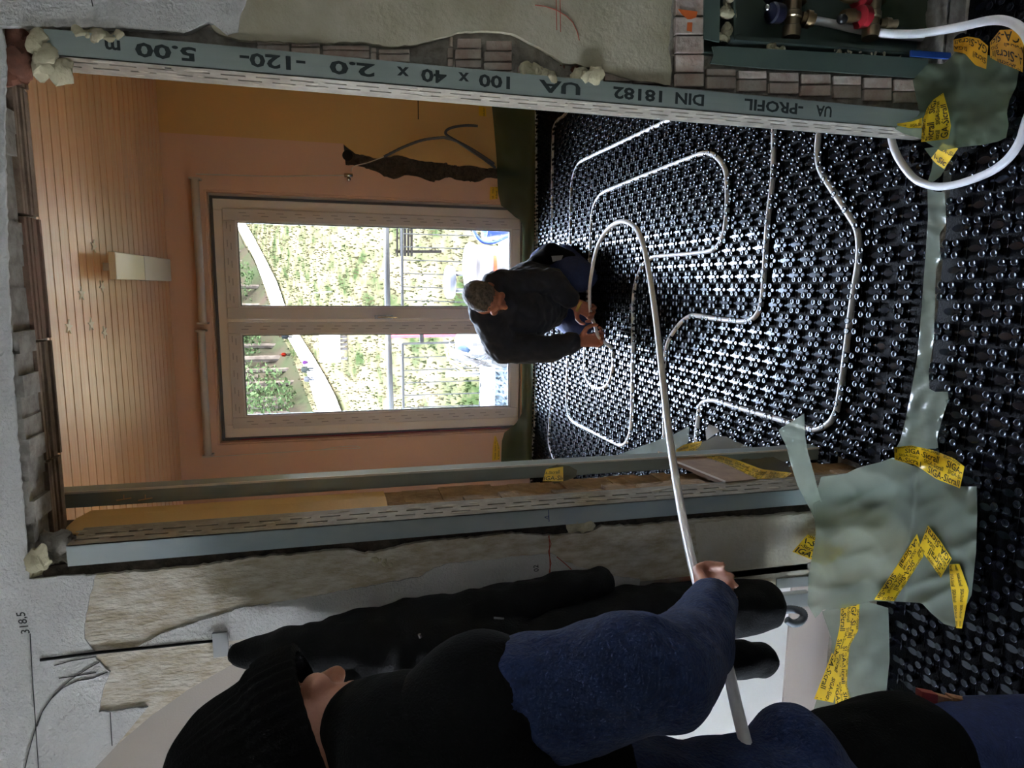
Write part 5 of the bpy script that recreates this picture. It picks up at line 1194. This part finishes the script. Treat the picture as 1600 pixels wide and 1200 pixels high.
# manifold: two bars with valves
mf = thing('heating_manifold', w1(1300, 10, 1.5), 'nickel plated heating manifold with dark blue and red valve caps', 'manifold')
def stub(p0, p1, prof, name, m, parent, seg=18):
    a, b_ = Vector(p0), Vector(p1); d = b_ - a; L_ = d.length
    return MB().lathe([(r, z * L_) for z, r in prof], a, d, seg).build(name, m, parent, smooth=True, angle=35)
prof_v = [(0, .018), (.12, .021), (.14, .025), (.26, .025), (.28, .020), (.55, .019), (.57, .022), (.66, .022), (.68, .018), (.80, .018), (.82, .0215), (1, .0205)]
for (xx, cap, capname) in ((1238, mat('dark_blue_cap', '#17182c', .4), 'blue_cap'), (1362, mat('red_cap', '#a3202b', .4), 'red_cap')):
    stub(w1(xx + 4, -30, 1.49), w1(xx - 2, 60, 1.475), prof_v, 'valve_body', M_NICK, mf)
    stub(w1(xx + 8, -60, 1.5), w1(xx + 2, 4, 1.49), [(0, .024), (.7, .024), (.75, .029), (1, .029)], 'bar', M_NICK2, mf)
    if xx < 1300:
        stub(w1(xx + 14, 28, 1.478), w1(xx + 34, 32, 1.47), [(0, .014), (.3, .014), (.32, .02), (.7, .02), (.72, .016), (1, .015)], 'union_nut', M_NICK2, mf)
        stub(w1(xx - 14, 22, 1.47), w1(xx - 34, 20, 1.463), [(0, .012), (.25, .022), (.9, .024), (1, .020)], capname, cap, mf)
        stub(w1(xx - 14, -8, 1.48), w1(xx - 36, -12, 1.47), [(0, .012), (.25, .022), (.9, .024), (1, .020)], capname, cap, mf)
        MB().ell(w1(1199, 12, 1.47), (.009,) * 3, None, 12, 8).build('bleed_screw', M_CHROME, mf, smooth=True)
    else:
        for y0 in (27, -4):
            stub(w1(xx - 8, y0, 1.475), w1(xx - 22, y0 - 1, 1.468), [(0, .012), (.2, .026), (.9, .027), (1, .022)], capname, cap, mf)
            stub(w1(xx - 22, y0 - 1, 1.468), w1(xx - 46, y0 - 3, 1.465), [(0, .012), (.3, .014), (.35, .017), (.7, .016), (1, .012)], 'adjuster', M_NICK2, mf)
        MB().ell(w1(1316, 30, 1.463), (.012, .012, .014), None, 12, 8).build('black_knob', mat('black_knob', '#0c0c0e', .4), mf, smooth=True)
        stub(w1(xx + 12, 36, 1.475), w1(xx + 38, 38, 1.47), [(0, .011), (.3, .011), (.32, .014), (.6, .014), (.62, .009), (1, .011)], 'drain_stub', M_NICK, mf)
tag(MB().tube(catmull([w1(1268, 31, 1.472), w1(1300, 37, 1.478), w1(1330, 44, 1.49), w1(1360, 50, 1.51), w1(1400, 56, 1.53), w1(1460, 60, 1.53)], 6), .0098, 10).build('heating_pipe', M_PIPE, None, smooth=True), 'white heating pipe passing behind the red valve of the manifold', 'pipe', 'white heating pipes')
t = thing('foam_block', w1(1515, 30, 1.52), 'light blue foam block standing in the lower end of the manifold box', 'block')
MB().prism([w1(1490, -60, 1.49), w1(1545, -60, 1.49), w1(1545, 66, 1.49), w1(1500, 60, 1.49), w1(1494, 40, 1.49)], (0, .05, 0)).build('body', mat('light_blue_foam', '#5f93a6', .85, bump=.6, bscale=120), t, bevel=.003)
t = thing('blue_strip', w1(1450, 85, 1.45), 'flat blue plastic strip beside the manifold box flange', 'strip')
MB().prism([w1(1424, 78, 1.446), w1(1486, 82, 1.446), w1(1486, 92, 1.446), w1(1424, 88, 1.446)], (0, .006, 0)).build('body', mat('strong_blue', '#1f4690', .5), t, bevel=.001)
film([(1330, -40), (1455, -40), (1490, -20), (1497, 35), (1480, 45), (1455, 45), (1400, 42), (1370, 20)], lambda x, y, o=0.0: oy(x, y, 1.535 - crump(x, y, .02, 8.8, .02) - o), 7, 'plastic_film', M_FILM2)
tag(COL.objects[-1], 'loose film inside the manifold box behind the red valves', 'film', 'plastic films on wall feet')

# ------------------------------------------------------------------ work room ceiling and far wall
lt = thing('ceiling_light', oz(220, 420, 2.6), 'flat rectangular ceiling light hanging under the pine boards', 'light')
L0, L1 = oz(179, 392, 2.6), oz(179, 437, 2.6)
Ya, Yb, Ym = 3.66, 4.76, 4.16; xa, xb = .014, .15
MB().bx(xa, xb, Ya, Ym, 2.598, 2.63).build('diffuser', mat('cream_cover', '#ded6bd', .35), lt, bevel=.004)
MB().bx(xa - .002, xb + .002, Ym, Yb, 2.597, 2.631).build('housing', mat('white_housing', '#c9c4c4', .3), lt, bevel=.004)
for y_ in (3.85, 4.5): MB().bx(.06, .10, y_, y_ + .05, 2.63, 2.713).build('hanger', mat('white_housing', '#c9c4c4', .3), lt)
M_STAR = mat('pale_star', '#f2e8d2', .6)
sl = ['pale wooden star on the ceiling, beside the near end of the light', 'pale wooden star on the ceiling, next to the long edge of the light', 'pale wooden star on the ceiling, nearest the doorway', 'pale star on the ceiling, second from the doorway', 'pale star on the ceiling, beside its near twin', 'pale star on the ceiling, farthest left of the light']
for (p, l) in zip(((146, 385), (159, 447), (127, 459), (107, 511), (142, 507), (163, 519)), sl):
    c = oz(p[0], p[1], 2.711); P_ = []
    for k in range(10):
        a = math.pi * 2 * k / 10 + p[0]; R_ = .034 if k % 2 == 0 else .014; P_.append((c[0] + R_ * math.cos(a), c[1] + R_ * 1.2 * math.sin(a), 2.7125))
    tag(MB().prism(P_, (0, .004, -.004)).build('ceiling_star', M_STAR), l, 'star', 'stars stuck on the ceiling boards')
# roller blinds above the door
M_BLIND = mat('blind_casing', '#c9bfb4', .35, .1)
for nm, (a, b_), lb in (('roller_blind', ((304, 279), (317, 505)), 'rolled-up blind in a pale tube casing above the right door leaf'), ('roller_blind', ((314, 517), (325, 712)), 'rolled-up blind in a pale tube casing above the left door leaf')):
    A2, B2 = Vector(oy(a[0], a[1], 5.16)), Vector(oy(b_[0], b_[1], 5.16)); t = thing(nm, (A2 + B2) / 2, lb, 'blind', 'roller blinds')
    MB().tube([A2, B2], .027, 16).build('tube', M_BLIND, t, smooth=True, angle=40)
    MB().bx(B2.x, A2.x, 5.165, 5.215, A2.z - .012, A2.z + .03).build('casing', M_BLIND, t, bevel=.004)
    for e in (A2, B2): MB().bx(e.x - .006, e.x + .006, 5.13, 5.218, e.z - .035, e.z + .035).build('end_bracket', M_BLIND, t)
M_CORD = mat('white_cord', '#d8d2c8', .6)
cd = thing('blind_cord', oy(420, 275, 5.17), 'white cord with a tassel weight hanging from the right roller blind', 'cord')
MB().tube([oy(306, 272, 5.17), oy(420, 275.5, 5.17), oy(540, 274, 5.17)], .0045, 5).build('cord', M_CORD, cd)
MB().tube([oy(538, 274, 5.17), oy(551, 274, 5.17)], .014, 8).ell(oy(545, 280, 5.17), (.016,) * 3, None, 10, 8).build('weight', M_CHROME, cd, smooth=True)
cd = thing('blind_cord', oy(480, 703, 5.17), 'white cord ending in a loop, hanging from the left roller blind', 'cord')
MB().tube([oy(325, 714, 5.17), oy(420, 708, 5.17), oy(500, 703, 5.17), oy(562, 700, 5.17)], .003, 5).tube(catmull([oy(500, 703, 5.17), oy(530, 698, 5.17), oy(556, 697, 5.17), oy(564, 700, 5.17)], 5), .003, 5).build('cord', M_CORD, cd)
# conduits out of the wall chase
M_COND = mat('grey_conduit', '#4d5155', .45)
def conduit(pts, label, Y=None):
    P_ = catmull(pts, 9); q = MB().tube(P_, [.0095 + .0012 * (k % 2) for k in range(len(P_))], 10)
    tag(q.build('cable_conduit', M_COND, None, smooth=True), label, 'conduit', 'grey cable conduits')
conduit([oy(772, 256, 5.21), oy(750, 241, 5.17), oy(730, 229, 5.14), oy(712, 220, 5.12), oy(698, 216, 5.12), oy(690, 215, 5.12), oy(660, 219, 5.14), oy(630, 230, 5.17), oy(600, 245, 5.19)], 'grey conduit arching up from the film and tapering to a white wire')
conduit([oy(774, 262, 5.215), oy(755, 248, 5.18), oy(735, 235, 5.15), oy(716, 222, 5.12), oy(702, 214, 5.10), oy(696, 208, 5.10), oy(700, 202, 5.10), oy(712, 198, 5.11), oy(730, 196, 5.12), oy(746, 197, 5.13)], 'grey conduit curling back down with a free end')
tag(MB().tube(catmull([oy(600, 245, 5.19), oy(575, 254, 5.19), oy(553, 260, 5.20), oy(548, 268, 5.20)], 6), .004, 6).build('wire', M_CORD, None, smooth=True), 'thin white wire running from the grey conduit to the wall hole', 'wire')
o = MB().lathe([(.038, 0), (.036, .02), (0, .021)], oy(543, 243, 5.219), (0, 1, 0), 20).build('socket_hole', M_BLACKP, wf)
